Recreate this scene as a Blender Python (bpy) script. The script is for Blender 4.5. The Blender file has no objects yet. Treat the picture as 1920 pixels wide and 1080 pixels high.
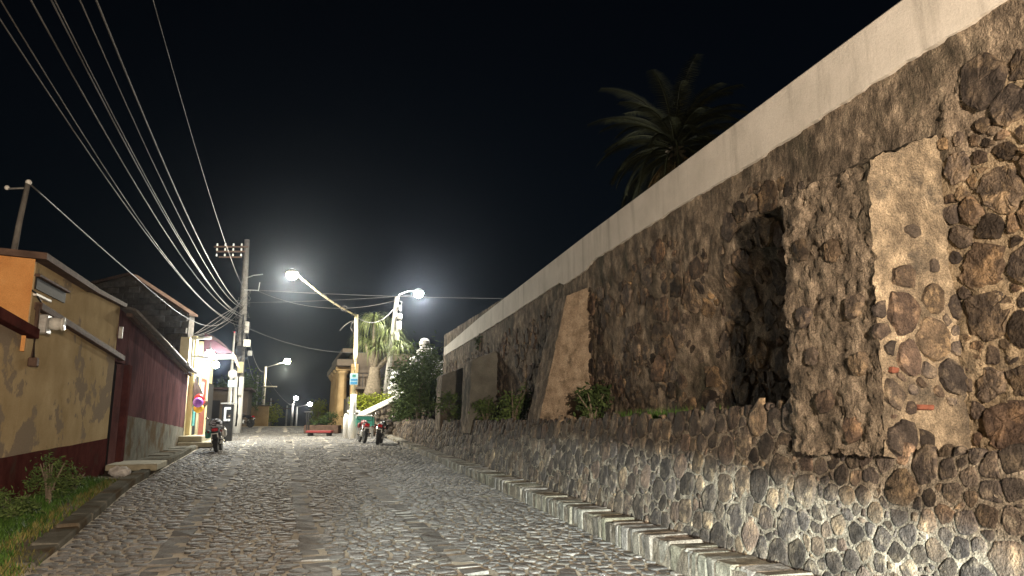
import bpy, math, random
import numpy as np
from mathutils import Vector, Matrix, noise

sc = bpy.context.scene
col = sc.collection
PI = math.pi
rad = math.radians

# ------------------------------------------------------------------ camera
cam_data = bpy.data.cameras.new('camera')
cam = bpy.data.objects.new('camera', cam_data)
col.objects.link(cam)
cam.location = (0, 0, 1.6)
cam.rotation_euler = (rad(90 + 10.44), 0, 0)
cam_data.sensor_width = 36
cam_data.lens = 24.94
cam_data.clip_start = 0.05
cam_data.clip_end = 2000
sc.camera = cam

# ------------------------------------------------------------------ night sky
MOON_EL, MOON_AZ = 32.0, 200.0
world = bpy.data.worlds.new('World')
sc.world = world
world.use_nodes = True
wt = world.node_tree
bg = wt.nodes['Background']
sky = wt.nodes.new('ShaderNodeTexSky')
sky.sky_type = 'NISHITA'
sky.sun_disc = False
sky.sun_elevation = rad(MOON_EL)
sky.sun_rotation = rad(MOON_AZ)
sky.air_density = 1.2
sky.dust_density = 0.3
sky.ozone_density = 3.0
wt.links.new(sky.outputs[0], bg.inputs[0])
bg.inputs[1].default_value = 0.0008


def lamp(kind, name, loc, power, color, size=0.12):
    d = bpy.data.lights.new(name, kind)
    d.energy = power
    d.color = color
    if kind != 'SUN':
        d.shadow_soft_size = size
    o = bpy.data.objects.new(name, d)
    o.location = loc
    col.objects.link(o)
    return o


# a faint moon stands in for the sun of a daylight scene
moon = lamp('SUN', 'moon', (0, 0, 30), 0.004, (0.8, 0.88, 1.0))
moon.data.angle = rad(0.5)
moon.rotation_euler = (rad(90 - MOON_EL), 0, rad(180 - MOON_AZ))

# the lit lamps that stand behind the viewer: a warm street lantern close to the wall
# and the low beam of a vehicle coming up the street
warm = lamp('POINT', 'lantern_light', (1.75, -2.45, 2.6), 8600, (1.0, 0.79, 0.585), 0.14)
beam = lamp('SPOT', 'low_beam_light', (0.2, -3.6, 0.75), 27000, (0.88, 1.0, 0.94), 0.05)
beam.data.spot_size = rad(13)
beam.data.spot_blend = 0.45
beam.scale = (3.2, 1, 1)
_t = Vector((1.55, 7.6, -0.04)) - Vector(beam.location)
beam.rotation_euler = _t.to_track_quat('-Z', 'Y').to_euler()

vs = sc.view_settings
vs.view_transform = 'Standard'
vs.look = 'None'
vs.exposure = 0.0
vs.gamma = 1.0
vs.use_curve_mapping = False
sc.cycles.use_denoising = True
sc.cycles.max_bounces = 5
sc.cycles.sample_clamp_indirect = 4.0


# ------------------------------------------------------------------ helpers
def gz(Y):
    """height of the street: level where the viewer stands, then climbing to a crest"""
    if Y <= 6:
        return 0.0
    if Y < 10:
        return .022 * (Y - 6) ** 2 / 8
    if Y < 50:
        return .022 * (Y - 8)
    if Y < 65:
        return .924 + .022 * (Y - 50) - .0015 * (Y - 50) ** 2
    return .9165 - .023 * (Y - 65)


class MB:
    def __init__(s):
        s.v, s.f = [], []

    def add(s, v, f):
        n = len(s.v)
        s.v += [tuple(p) for p in v]
        s.f += [tuple(i + n for i in q) for q in f]
        return s

    def box(s, c, d, rot=None):
        x, y, z = d[0] / 2, d[1] / 2, d[2] / 2
        v = [Vector((a, b, e)) for a in (-x, x) for b in (-y, y) for e in (-z, z)]
        if rot is not None:
            v = [rot @ p for p in v]
        c = Vector(c)
        return s.add([p + c for p in v], [(0, 1, 3, 2), (4, 6, 7, 5), (0, 4, 5, 1), (2, 3, 7, 6), (0, 2, 6, 4), (1, 5, 7, 3)])

    def cbox(s, c, d, b=0.02, rot=None, jit=0.0, rng=None):
        """box with chamfered edges (44 triangles)"""
        h = [q / 2 for q in d]
        V, idx = [], {}
        sg = [(i, j, k) for i in (-1, 1) for j in (-1, 1) for k in (-1, 1)]
        for g in sg:
            o = Vector((rng.uniform(-jit, jit), rng.uniform(-jit, jit), rng.uniform(-jit, jit))) if rng else Vector((0, 0, 0))
            for a in range(3):
                p = Vector([g[m] * (h[m] - (0 if m == a else b)) for m in range(3)]) + o
                idx[(g, a)] = len(V)
                V.append(p)
        F = []
        for a in range(3):
            o1, o2 = (a + 1) % 3, (a + 2) % 3
            for sgn in (-1, 1):
                q = []
                for e1, e2 in ((-1, -1), (1, -1), (1, 1), (-1, 1)):
                    g = [0, 0, 0]
                    g[a], g[o1], g[o2] = sgn, e1, e2
                    q.append(idx[(tuple(g), a)])
                F.append(q if sgn > 0 else q[::-1])
            for e1 in (-1, 1):
                for e2 in (-1, 1):
                    g0 = [0, 0, 0]
                    g0[o1], g0[o2] = e1, e2
                    ga, gb = list(g0), list(g0)
                    ga[a], gb[a] = -1, 1
                    ga, gb = tuple(ga), tuple(gb)
                    q = [idx[(ga, o1)], idx[(gb, o1)], idx[(gb, o2)], idx[(ga, o2)]]
                    F.append(q if e1 * e2 < 0 else q[::-1])
        for g in sg:
            q = [idx[(g, 0)], idx[(g, 1)], idx[(g, 2)]]
            F.append(q if g[0] * g[1] * g[2] > 0 else q[::-1])
        if rot is not None:
            V = [rot @ p for p in V]
        c = Vector(c)
        return s.add([p + c for p in V], F)

    def tube(s, pts, r, n=8, caps=True):
        pts = [Vector(p) for p in pts]
        rr = r if isinstance(r, (list, tuple)) else [r] * len(pts)
        V, F = [], []
        for i, p in enumerate(pts):
            t = (pts[min(i + 1, len(pts) - 1)] - pts[max(i - 1, 0)])
            t = t.normalized() if t.length > 1e-9 else Vector((0, 0, 1))
            a = t.cross(Vector((0, 0, 1)))
            if a.length < 1e-3:
                a = Vector((1, 0, 0))
            a.normalize()
            b = t.cross(a)
            for k in range(n):
                an = 2 * PI * k / n
                V.append(p + (a * math.cos(an) + b * math.sin(an)) * rr[i])
        for i in range(len(pts) - 1):
            for k in range(n):
                k2 = (k + 1) % n
                F.append((i * n + k, i * n + k2, (i + 1) * n + k2, (i + 1) * n + k))
        if caps:
            F.append(tuple(range(n - 1, -1, -1)))
            F.append(tuple((len(pts) - 1) * n + k for k in range(n)))
        return s.add(V, F)

    def lathe(s, prof, c=(0, 0, 0), n=16, rot=None):
        V, F = [], []
        for r, z in prof:
            for k in range(n):
                an = 2 * PI * k / n
                V.append(Vector((r * math.cos(an), r * math.sin(an), z)))
        for i in range(len(prof) - 1):
            for k in range(n):
                k2 = (k + 1) % n
                F.append((i * n + k, i * n + k2, (i + 1) * n + k2, (i + 1) * n + k))
        F.append(tuple(range(n - 1, -1, -1)))
        F.append(tuple((len(prof) - 1) * n + k for k in range(n)))
        if rot is not None:
            V = [rot @ p for p in V]
        c = Vector(c)
        return s.add([p + c for p in V], F)

    def ball(s, c, r, n=12, sq=(1, 1, 1)):
        m = n // 2
        prof = [(max(1e-4, r * math.sin(PI * i / m)), -r * math.cos(PI * i / m)) for i in range(m + 1)]
        t = MB().lathe(prof, n=n)
        return s.add([Vector(c) + Vector((p[0] * sq[0], p[1] * sq[1], p[2] * sq[2])) for p in t.v], t.f)

    def prism(s, poly, ext, axis='y'):
        """poly in (a,z), extruded along b from ext[0] to ext[1]; axis names b"""
        n = len(poly)
        V = []
        for b in ext:
            for a, z in poly:
                V.append((a, b, z) if axis == 'y' else ((b, a, z) if axis == 'x' else (a, z, b)))
        F = [tuple(range(n)), tuple(range(2 * n - 1, n - 1, -1))]
        for i in range(n):
            j = (i + 1) % n
            F.append((i, n + i, n + j, j))
        return s.add(V, F)

    def build(s, name, mat, parent=None, smooth=False):
        me = bpy.data.meshes.new(name)
        me.from_pydata(s.v, [], s.f)
        me.materials.append(mat)
        if smooth:
            me.polygons.foreach_set('use_smooth', [True] * len(me.polygons))
        me.update()
        o = bpy.data.objects.new(name, me)
        col.objects.link(o)
        if parent is not None:
            o.parent = parent
        return o


def np_build(name, V, F, mat, parent=None, smooth=True):
    me = bpy.data.meshes.new(name)
    V = np.asarray(V, dtype=np.float32)
    if isinstance(F, np.ndarray):
        k = F.shape[1]
        me.vertices.add(len(V))
        me.vertices.foreach_set('co', V.ravel())
        me.loops.add(F.size)
        me.loops.foreach_set('vertex_index', F.astype(np.int32).ravel())
        me.polygons.add(len(F))
        me.polygons.foreach_set('loop_start', np.arange(len(F), dtype=np.int32) * k)
        me.polygons.foreach_set('loop_total', np.full(len(F), k, dtype=np.int32))
        me.update(calc_edges=True)
        me.validate()
    else:
        me.from_pydata(V.tolist(), [], F)
    me.polygons.foreach_set('use_smooth', [smooth] * len(me.polygons))
    me.materials.append(mat)
    me.update()
    o = bpy.data.objects.new(name, me)
    col.objects.link(o)
    if parent is not None:
        o.parent = parent
    return o


def tag(o, label=None, cat=None, group=None, kind=None):
    if label:
        o['label'] = label
    if cat:
        o['category'] = cat
    if group:
        o['group'] = group
    if kind:
        o['kind'] = kind
    return o


def thing(name, label, cat, loc=(0, 0, 0), rotz=0.0, group=None, kind=None):
    o = bpy.data.objects.new(name, None)
    o.empty_display_size = 0.2
    col.objects.link(o)
    o.location = loc
    o.rotation_euler = (0, 0, rotz)
    return tag(o, label, cat, group, kind)


def copy_tree(o, parent=None):
    c = o.copy()
    col.objects.link(c)
    c.parent = parent
    for ch in list(o.children):
        copy_tree(ch, c)
    return c


def lerp(knots, x):
    if x <= knots[0][0]:
        return knots[0][1]
    for (a, p), (b, q) in zip(knots, knots[1:]):
        if x <= b:
            return p + (q - p) * (x - a) / (b - a)
    return knots[-1][1]


CP, CT = rad(10.44), 1330.0


def to_pixel(P):
    """where a world point falls in the photograph (used to pick the pieces that show largest)"""
    X, Y, Z = P[0], P[1], P[2] - 1.6
    fw = Y * math.cos(CP) + Z * math.sin(CP)
    if fw < 0.1:
        return None
    up = -Y * math.sin(CP) + Z * math.cos(CP)
    return 960 + CT * X / fw, 540 - CT * up / fw, fw


# ------------------------------------------------------------------ materials
def M(name, stops=None, scale=3.0, rough=0.85, bump=0.3, bscale=40.0, bdist=0.02, stretch=(1, 1, 1), rnd=0.0, obj_rnd=False,
      dirt=None, dscale=1.2, dlo=0.5, dhi=0.62, dstretch=(1, 1, 1), metal=0.0, spec=0.12, palette=None, detail=8.0, rhue=0.0, grain=0.0, gscale=70.0):
    m = bpy.data.materials.new(name)
    m.use_nodes = True
    nt = m.node_tree
    N, L = nt.nodes, nt.links
    b = N['Principled BSDF']
    b.inputs['Roughness'].default_value = rough
    b.inputs['Metallic'].default_value = metal
    b.inputs['Specular IOR Level'].default_value = spec
    geo = N.new('ShaderNodeNewGeometry')

    def mapped(st):
        mp = N.new('ShaderNodeMapping')
        mp.inputs['Scale'].default_value = st
        L.new(geo.outputs['Position'], mp.inputs['Vector'])
        return mp.outputs['Vector']
    vec = mapped(stretch)
    nz = N.new('ShaderNodeTexNoise')
    nz.inputs['Scale'].default_value = scale
    nz.inputs['Detail'].default_value = detail
    nz.inputs['Roughness'].default_value = 0.62
    L.new(vec, nz.inputs['Vector'])
    rp = N.new('ShaderNodeValToRGB')
    el = rp.color_ramp.elements
    while len(el) < len(stops):
        el.new(0.5)
    for e, (p, c) in zip(el, stops):
        e.position = p
        e.color = (*c, 1)
    L.new(nz.outputs['Fac'], rp.inputs['Fac'])
    out = rp.outputs['Color']
    if dirt is not None:
        n2 = N.new('ShaderNodeTexNoise')
        n2.inputs['Scale'].default_value = dscale
        n2.inputs['Detail'].default_value = 6
        n2.inputs['Roughness'].default_value = 0.65
        L.new(mapped(dstretch), n2.inputs['Vector'])
        mr = N.new('ShaderNodeMapRange')
        mr.inputs['From Min'].default_value = dlo
        mr.inputs['From Max'].default_value = dhi
        L.new(n2.outputs['Fac'], mr.inputs['Value'])
        mx = N.new('ShaderNodeMix')
        mx.data_type = 'RGBA'
        L.new(mr.outputs['Result'], mx.inputs['Factor'])
        L.new(out, mx.inputs['A'])
        mx.inputs['B'].default_value = (*dirt, 1)
        out = mx.outputs['Result']
    if rnd or obj_rnd or rhue:
        ad = N.new('ShaderNodeMath')
        ad.operation = 'ADD'
        L.new(N.new('ShaderNodeObjectInfo').outputs['Random'], ad.inputs[0])
        if obj_rnd:
            ad.inputs[1].default_value = 0
        else:
            L.new(geo.outputs['Random Per Island'], ad.inputs[1])
        fr = N.new('ShaderNodeMath')
        fr.operation = 'FRACT'
        L.new(ad.outputs[0], fr.inputs[0])
        src = fr.outputs[0]
        if palette:
            pr_ = N.new('ShaderNodeValToRGB')
            pr_.color_ramp.interpolation = 'CONSTANT'
            pe = pr_.color_ramp.elements
            while len(pe) < len(palette):
                pe.new(0.5)
            for i, (e, c) in enumerate(zip(pe, palette)):
                e.position = i / len(palette)
                e.color = (*c, 1)
            w0 = N.new('ShaderNodeTexWhiteNoise')
            w0.noise_dimensions = '1D'
            L.new(src, w0.inputs['W'])
            L.new(w0.outputs['Value'], pr_.inputs['Fac'])
            mp_ = N.new('ShaderNodeMix')
            mp_.data_type = 'RGBA'
            mp_.blend_type = 'MULTIPLY'
            mp_.inputs['Factor'].default_value = 1.0
            L.new(out, mp_.inputs['A'])
            L.new(pr_.outputs['Color'], mp_.inputs['B'])
            out = mp_.outputs['Result']
        hs = N.new('ShaderNodeHueSaturation')
        mr = N.new('ShaderNodeMapRange')
        mr.inputs['To Min'].default_value = 1 - rnd
        mr.inputs['To Max'].default_value = 1 + rnd
        L.new(src, mr.inputs['Value'])
        L.new(mr.outputs['Result'], hs.inputs['Value'])
        if rhue:
            wn = N.new('ShaderNodeTexWhiteNoise')
            wn.noise_dimensions = '1D'
            L.new(src, wn.inputs['W'])
            m2 = N.new('ShaderNodeMapRange')
            m2.inputs['To Min'].default_value = 0.5 - rhue
            m2.inputs['To Max'].default_value = 0.5 + rhue
            L.new(wn.outputs['Value'], m2.inputs['Value'])
            L.new(m2.outputs['Result'], hs.inputs['Hue'])
            m3 = N.new('ShaderNodeMapRange')
            m3.inputs['To Min'].default_value = 0.35
            m3.inputs['To Max'].default_value = 1.35
            L.new(wn.outputs['Color'], m3.inputs['Value'])
            L.new(m3.outputs['Result'], hs.inputs['Saturation'])
        L.new(out, hs.inputs['Color'])
        out = hs.outputs['Color']
    if grain:
        n4 = N.new('ShaderNodeTexNoise')
        n4.inputs['Scale'].default_value = gscale
        n4.inputs['Detail'].default_value = 5
        n4.inputs['Roughness'].default_value = 0.7
        L.new(geo.outputs['Position'], n4.inputs['Vector'])
        g1 = N.new('ShaderNodeMapRange')
        g1.inputs['From Min'].default_value = 0.34
        g1.inputs['From Max'].default_value = 0.66
        g1.inputs['To Min'].default_value = 1 - grain
        g1.inputs['To Max'].default_value = 1 + grain
        L.new(n4.outputs['Fac'], g1.inputs['Value'])
        h4 = N.new('ShaderNodeHueSaturation')
        L.new(g1.outputs['Result'], h4.inputs['Value'])
        L.new(out, h4.inputs['Color'])
        out = h4.outputs['Color']
    L.new(out, b.inputs['Base Color'])
    if bump:
        n3 = N.new('ShaderNodeTexNoise')
        n3.inputs['Scale'].default_value = bscale
        n3.inputs['Detail'].default_value = 7
        n3.inputs['Roughness'].default_value = 0.65
        L.new(vec, n3.inputs['Vector'])
        if grain:
            ng = N.new('ShaderNodeTexNoise')
            ng.inputs['Scale'].default_value = gscale * .8
            ng.inputs['Detail'].default_value = 4
            L.new(geo.outputs['Position'], ng.inputs['Vector'])
            ma = N.new('ShaderNodeMath')
            ma.operation = 'MULTIPLY_ADD'
            ma.inputs[1].default_value = .30
            L.new(ng.outputs['Fac'], ma.inputs[0])
            L.new(n3.outputs['Fac'], ma.inputs[2])
            n3 = ma
        bp = N.new('ShaderNodeBump')
        bp.inputs['Strength'].default_value = bump
        bp.inputs['Distance'].default_value = bdist
        L.new(n3.outputs[0], bp.inputs['Height'])
        L.new(bp.outputs['Normal'], b.inputs['Normal'])
    return m


def glow(name, color, strength):
    m = bpy.data.materials.new(name)
    m.use_nodes = True
    b = m.node_tree.nodes['Principled BSDF']
    b.inputs['Base Color'].default_value = (0.8, 0.8, 0.8, 1)
    b.inputs['Emission Color'].default_value = (*color, 1)
    b.inputs['Emission Strength'].default_value = strength
    return m


def flat(name, c, rough=0.6, metal=0.0, var=0.25, scale=14.0, bump=0.05, spec=0.4):
    d = tuple(x * (1 - var) for x in c)
    e = tuple(min(1, x * (1 + var)) for x in c)
    return M(name, [(0.3, d), (0.7, e)], scale=scale, rough=rough, metal=metal, bump=bump, bscale=60, spec=spec)


STONE_TINTS = [(1.0, .97, .95), (.66, .63, .62), (1.12, .99, .86), (.86, .85, .88), (1.08, .92, .84), (.55, .53, .52), (1.40, 1.24, 1.02), (.88, .80, .77), (1.1, 1.04, .96), (.75, .74, .76)]
m_cobble = M('cobble_basalt', grain=.35, stops=[(0.25, (.068, .066, .066)), (0.5, (.122, .12, .118)), (0.75, (.215, .208, .20))], scale=7, rough=.66, bump=1.0,
             bscale=20, bdist=.035, rnd=.40, rhue=.03, spec=.35, dirt=(.20, .18, .145), dscale=1.6, dlo=.52, dhi=.74)
m_slab = M('strip_basalt', grain=.35, stops=[(0.25, (.085, .083, .081)), (0.75, (.20, .192, .18))], scale=6, rough=.75, bump=.9, bscale=20, bdist=.03, rnd=.4, obj_rnd=True, spec=.12)
m_sand = M('joint_sand', grain=.3, stops=[(0.3, (.34, .30, .24)), (0.5, (.50, .45, .37)), (0.72, (.62, .57, .48))], scale=2.5, rough=.95, bump=.6, bscale=70,
           dirt=(.36, .335, .285), dscale=.5)
m_stone = M('river_stone', [(0.25, (.034, .031, .030)), (0.5, (.075, .066, .060)), (0.75, (.16, .135, .112))], scale=7, rough=.8, bump=1.0, bscale=13, bdist=.05, rnd=.35,
            palette=STONE_TINTS, grain=.40, dirt=(.23, .195, .15), dscale=6, dlo=.52, dhi=.66)
m_kerb = M('kerb_stone_face', grain=.4, stops=[(0.25, (.08, .074, .063)), (0.5, (.155, .143, .12)), (0.75, (.29, .268, .228))], scale=7, rough=.85, bump=.9, bscale=16, bdist=.04, rnd=.4,
           rhue=.03, dirt=(.27, .25, .21), dscale=3, dlo=.52, dhi=.7)
m_mortar = M('lime_mortar', grain=.45, stops=[(0.28, (.09, .077, .062)), (0.5, (.19, .165, .132)), (0.72, (.38, .34, .28))], scale=6, rough=.95, bump=1.0, bscale=16, bdist=.05,
             dirt=(.075, .065, .055), dscale=1.6, dlo=.52, dhi=.68)
m_rubble = M('weathered_masonry', grain=.5, stops=[(0.30, (.040, .034, .028)), (0.46, (.115, .094, .073)), (0.58, (.21, .172, .132)), (0.75, (.42, .35, .265))], scale=5.5,
             rough=.95, bump=1.0, bscale=14, bdist=.05, stretch=(1, 1, .6), dirt=(.036, .035, .026), dscale=1.3, dlo=.50, dhi=.66, dstretch=(1, 1, .45))
m_rubble_warm = M('sandy_masonry', grain=.45, stops=[(0.28, (.10, .080, .055)), (0.48, (.22, .175, .12)), (0.65, (.36, .29, .20)), (0.8, (.50, .42, .31))], scale=5,
                  rough=.95, bump=1.0, bscale=16, bdist=.05, dirt=(.075, .066, .056), dscale=1.4, dlo=.53, dhi=.68)
m_plaster_old = M('old_buttress_plaster', grain=.5, stops=[(0.28, (.075, .062, .047)), (0.45, (.16, .132, .098)), (0.57, (.27, .222, .16)), (0.72, (.48, .40, .29))], scale=4.0, rough=.95, bump=1.0,
                  bscale=17, bdist=.045, dirt=(.075, .066, .055), dscale=2.6, dlo=.50, dhi=.66)
m_tan_plaster = M('tan_plaster', grain=.45, stops=[(0.25, (.16, .12, .085)), (0.5, (.30, .235, .17)), (0.75, (.44, .36, .27))], scale=5, rough=.95, bump=.9, bscale=15, bdist=.04,
                  dirt=(.10, .08, .06), dscale=4, dlo=.56, dhi=.7)
m_white = M('whitewash', grain=.10, stops=[(0.3, (.43, .41, .375)), (0.7, (.57, .545, .505))], scale=1.5, rough=.9, bump=.25, bscale=25, dirt=(.27, .255, .23), dscale=2.6,
            dlo=.52, dhi=.80, dstretch=(1.8, 1.8, .16))
m_yellow = M('ochre_plaster', grain=.15, stops=[(0.3, (.30, .225, .125)), (0.6, (.41, .32, .19)), (0.8, (.50, .40, .26))], scale=1.3, rough=.92, bump=.3, bscale=22, spec=0.0,
             dirt=(.24, .195, .145), dscale=.42, dlo=.515, dhi=.535)
m_orange = M('orange_plaster', grain=.15, stops=[(0.3, (.44, .19, .06)), (0.6, (.56, .28, .10)), (0.8, (.60, .36, .17))], scale=2, rough=.9, bump=.3, bscale=22,
             dirt=(.10, .06, .04), dscale=.9, dlo=.6, dhi=.7)
m_maroon = M('maroon_plaster', grain=.15, stops=[(0.3, (.070, .034, .036)), (0.6, (.112, .060, .062)), (0.8, (.18, .115, .115))], scale=2, rough=.8, bump=.3, bscale=25,
             stretch=(3, 3, .5), spec=0.0, dirt=(.055, .032, .034), dscale=1.2, dstretch=(1, 1, .4))
m_maroon_band = M('maroon_base_paint', [(0.3, (.050, .016, .015)), (0.7, (.095, .033, .028))], scale=3, rough=.8, bump=.35, bscale=25, spec=0.0, dirt=(.06, .035, .028),
                  dscale=1.4, dlo=.58, dhi=.7)
m_cement = M('grey_cement', grain=.25, stops=[(0.3, (.10, .098, .085)), (0.7, (.19, .185, .16))], scale=2.5, rough=.92, bump=.4, bscale=30, spec=0.0, dirt=(.10, .075, .05), dscale=.9)
m_concrete = M('pale_concrete', [(0.3, (.28, .27, .25)), (0.7, (.42, .41, .38))], scale=5, rough=.85, bump=.25, bscale=30)
m_pole = M('weathered_pole', [(0.3, (.10, .095, .088)), (0.7, (.19, .182, .17))], scale=5, rough=.9, bump=.25, bscale=30)
m_step = M('doorstep_concrete', [(0.3, (.26, .24, .17)), (0.7, (.40, .37, .28))], scale=5, rough=.9, bump=.3, bscale=30)
m_block = M('grey_block', [(0.3, (.07, .066, .062)), (0.7, (.14, .132, .122))], scale=5, rough=.95, bump=.4, bscale=30, rnd=.25, obj_rnd=True)
m_dark = flat('dark_opening', (.012, .011, .011), rough=.8)
m_roof = M('rusty_roof', [(0.3, (.055, .035, .028)), (0.7, (.13, .085, .065))], scale=5, rough=.8, bump=.3)
m_tin = M('tin_roof', [(0.3, (.16, .15, .145)), (0.7, (.32, .31, .30))], scale=4, rough=.5, metal=.4, bump=.1)
m_steel = flat('galvanised_steel', (.45, .45, .44), rough=.45, metal=.6)
m_white_paint = flat('white_paint', (.72, .72, .69), rough=.55, var=.1)
m_black = flat('black_plastic', (.018, .018, .019), rough=.4)
m_rubber = flat('tyre_rubber', (.022, .022, .022), rough=.85)
m_chrome = flat('chrome', (.6, .6, .6), rough=.2, metal=1.0, var=.05)
m_red = flat('red_paint', (.17, .018, .020), rough=.5)
m_redlens = flat('red_lens', (.55, .02, .03), rough=.15, spec=.8)
m_plate = flat('plate_white', (.78, .78, .76), rough=.5, var=.05)
m_wire = flat('cable_sheath', (.075, .073, .072), rough=.5, var=.3, scale=.8, spec=.3)
m_wire_dark = flat('dark_cable', (.06, .058, .056), rough=.5, var=.3, scale=.8)
m_glass = flat('meter_glass', (.55, .55, .52), rough=.12, spec=.8, var=.15)
m_blue = flat('blue_sign', (.05, .22, .42), rough=.5)
m_bluepale = flat('pale_blue_sign', (.35, .50, .56), rough=.5)
m_green_box = flat('green_paint', (.03, .20, .15), rough=.5)
m_leaf = M('leaf_green', [(0.3, (.045, .075, .025)), (0.7, (.11, .155, .05))], scale=6, rough=.75, bump=0, rnd=.45, spec=.08)
m_leaf_dark = M('leaf_dark', [(0.3, (.022, .038, .014)), (0.7, (.055, .078, .028))], scale=6, rough=.75, bump=0, rnd=.5, spec=.08)
m_leaf_palm = M('leaf_palm', [(0.3, (.014, .016, .008)), (0.7, (.032, .034, .015))], scale=6, rough=.6, bump=0, rnd=.5)
m_leaf_lime = M('leaf_lime', [(0.3, (.12, .15, .012)), (0.7, (.22, .24, .025))], scale=6, rough=.55, bump=0, rnd=.4)
m_leaf_strap = M('leaf_strap', [(0.3, (.055, .07, .022)), (0.7, (.13, .15, .06))], scale=6, rough=.5, bump=0, rnd=.45)
m_leaf_dry = M('leaf_dry', [(0.3, (.085, .055, .022)), (0.7, (.16, .11, .05))], scale=6, rough=.7, bump=0, rnd=.4)
m_grass = M('grass_blade', [(0.3, (.035, .085, .016)), (0.7, (.085, .16, .035))], scale=3, rough=.6, bump=0, rnd=.5)
m_grass_dry = M('dry_grass', [(0.3, (.12, .12, .035)), (0.7, (.22, .20, .075))], scale=3, rough=.7, bump=0, rnd=.4)
m_bark = M('bark', [(0.3, (.09, .075, .055)), (0.7, (.22, .185, .14))], scale=9, rough=.9, bump=.7, bscale=30)
m_earth = M('verge_earth', [(0.3, (.07, .055, .036)), (0.7, (.17, .135, .09))], scale=4, rough=.95, bump=.8, bscale=30)
m_far = M('far_ground', [(0.3, (.05, .045, .035)), (0.7, (.09, .08, .06))], scale=.5, rough=.95, bump=.3, bscale=5)
m_church = M('ochre_church', [(0.3, (.36, .24, .11)), (0.7, (.52, .38, .20))], scale=1.5, rough=.9, bump=.3, bscale=15)
m_church_wall = M('church_wall', [(0.3, (.09, .072, .055)), (0.7, (.17, .135, .10))], scale=1.0, rough=.9, bump=.3, bscale=15)
m_cream = M('cream_paint', [(0.3, (.52, .44, .24)), (0.7, (.70, .62, .40))], scale=2, rough=.8, bump=.15)
m_canvas = flat('maroon_canvas', (.030, .007, .010), rough=.8)
m_tan = flat('tan_canvas', (.38, .27, .19), rough=.8)
m_redboard = flat('red_poster', (.20, .055, .035), rough=.6, var=.4, scale=5)
m_teal = flat('teal_poster', (.10, .38, .36), rough=.6, var=.4, scale=5)
m_brick = flat('red_brick', (.15, .055, .035), rough=.9, var=.4)
m_bag = flat('white_bag', (.55, .54, .53), rough=.5, var=.15)
m_lamp_warm = glow('lamp_lens_warm', (1.0, .88, .58), 110)
m_lamp_white = glow('lamp_lens_white', (1.0, .97, .90), 110)
m_bulb = glow('shop_bulb', (.95, 1.0, 1.0), 60)


# ------------------------------------------------------------------ stone packing
def pack(x0, x1, y0, y1, radii, rng, tight=.86, ok=None, tries=26):
    """dart throwing, big stones first -> [(x,y,r)]"""
    cell = max(radii) * 2.2
    grid, out = {}, []
    area = (x1 - x0) * (y1 - y0)
    for r in radii:
        for _ in range(int(area / (r * r) * tries / 10)):
            x, y = rng.uniform(x0, x1), rng.uniform(y0, y1)
            if ok and not ok(x, y, r):
                continue
            gx, gy = int(x // cell), int(y // cell)
            bad = False
            for i in (-1, 0, 1):
                for j in (-1, 0, 1):
                    for (a, b, q) in grid.get((gx + i, gy + j), ()):
                        if (a - x) ** 2 + (b - y) ** 2 < (tight * (q + r)) ** 2:
                            bad = True
                            break
                    if bad:
                        break
                if bad:
                    break
            if not bad:
                grid.setdefault((gx, gy), []).append((x, y, r))
                out.append((x, y, r))
    return out


def clip(poly, nx, ny, c):
    out = []
    n = len(poly)
    for i in range(n):
        p, q = poly[i], poly[(i + 1) % n]
        dp, dq = p[0] * nx + p[1] * ny - c, q[0] * nx + q[1] * ny - c
        if dp <= 0:
            out.append(p)
        if (dp < 0 < dq) or (dq < 0 < dp):
            t = dp / (dp - dq)
            out.append((p[0] + (q[0] - p[0]) * t, p[1] + (q[1] - p[1]) * t))
    return out


def cells(pts, gap, reach=1.5, asp=1.0, rng=None):
    """power diagram cells, each pulled in by half the joint"""
    rmax = max(p[2] for p in pts)
    cs = rmax * 2.6
    grid = {}
    for i, p in enumerate(pts):
        grid.setdefault((int(p[0] // cs), int(p[1] // cs)), []).append(i)
    res = []
    for i, (x, y, r) in enumerate(pts):
        a0 = rng.uniform(0, 1) if rng else 0
        R = r * reach
        th, el = a0 * PI, (rng.uniform(.72, 1.0) if rng else 1.0)
        ct, sn = math.cos(th), math.sin(th)
        poly = []
        for k in range(8):
            rr = R * (rng.uniform(.80, 1.12) if rng else 1.0)
            e, f = rr * math.cos(k * PI / 4), rr * el * math.sin(k * PI / 4)
            poly.append((x + asp * (e * ct - f * sn), y + e * sn + f * ct))
        gx, gy = int(x // cs), int(y // cs)
        for ii in (-1, 0, 1):
            for jj in (-1, 0, 1):
                for j in grid.get((gx + ii, gy + jj), ()):
                    if j == i:
                        continue
                    a, b, q = pts[j]
                    dx, dy = a - x, b - y
                    dd = dx * dx + dy * dy
                    if dd > (2.6 * (r + q)) ** 2 or dd < 1e-9:
                        continue
                    d = math.sqrt(dd)
                    off = (dd + r * r - q * q) / (2 * d) - gap / 2
                    nx, ny = dx / d, dy / d
                    poly = clip(poly, nx, ny, x * nx + y * ny + off)
                    if len(poly) < 3:
                        break
        if len(poly) >= 3 and rng:
            j = r * .09
            poly = [(a + rng.uniform(-j, j), b + rng.uniform(-j, j)) for a, b in poly]
        res.append(poly if len(poly) >= 3 else None)
    return res


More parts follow.
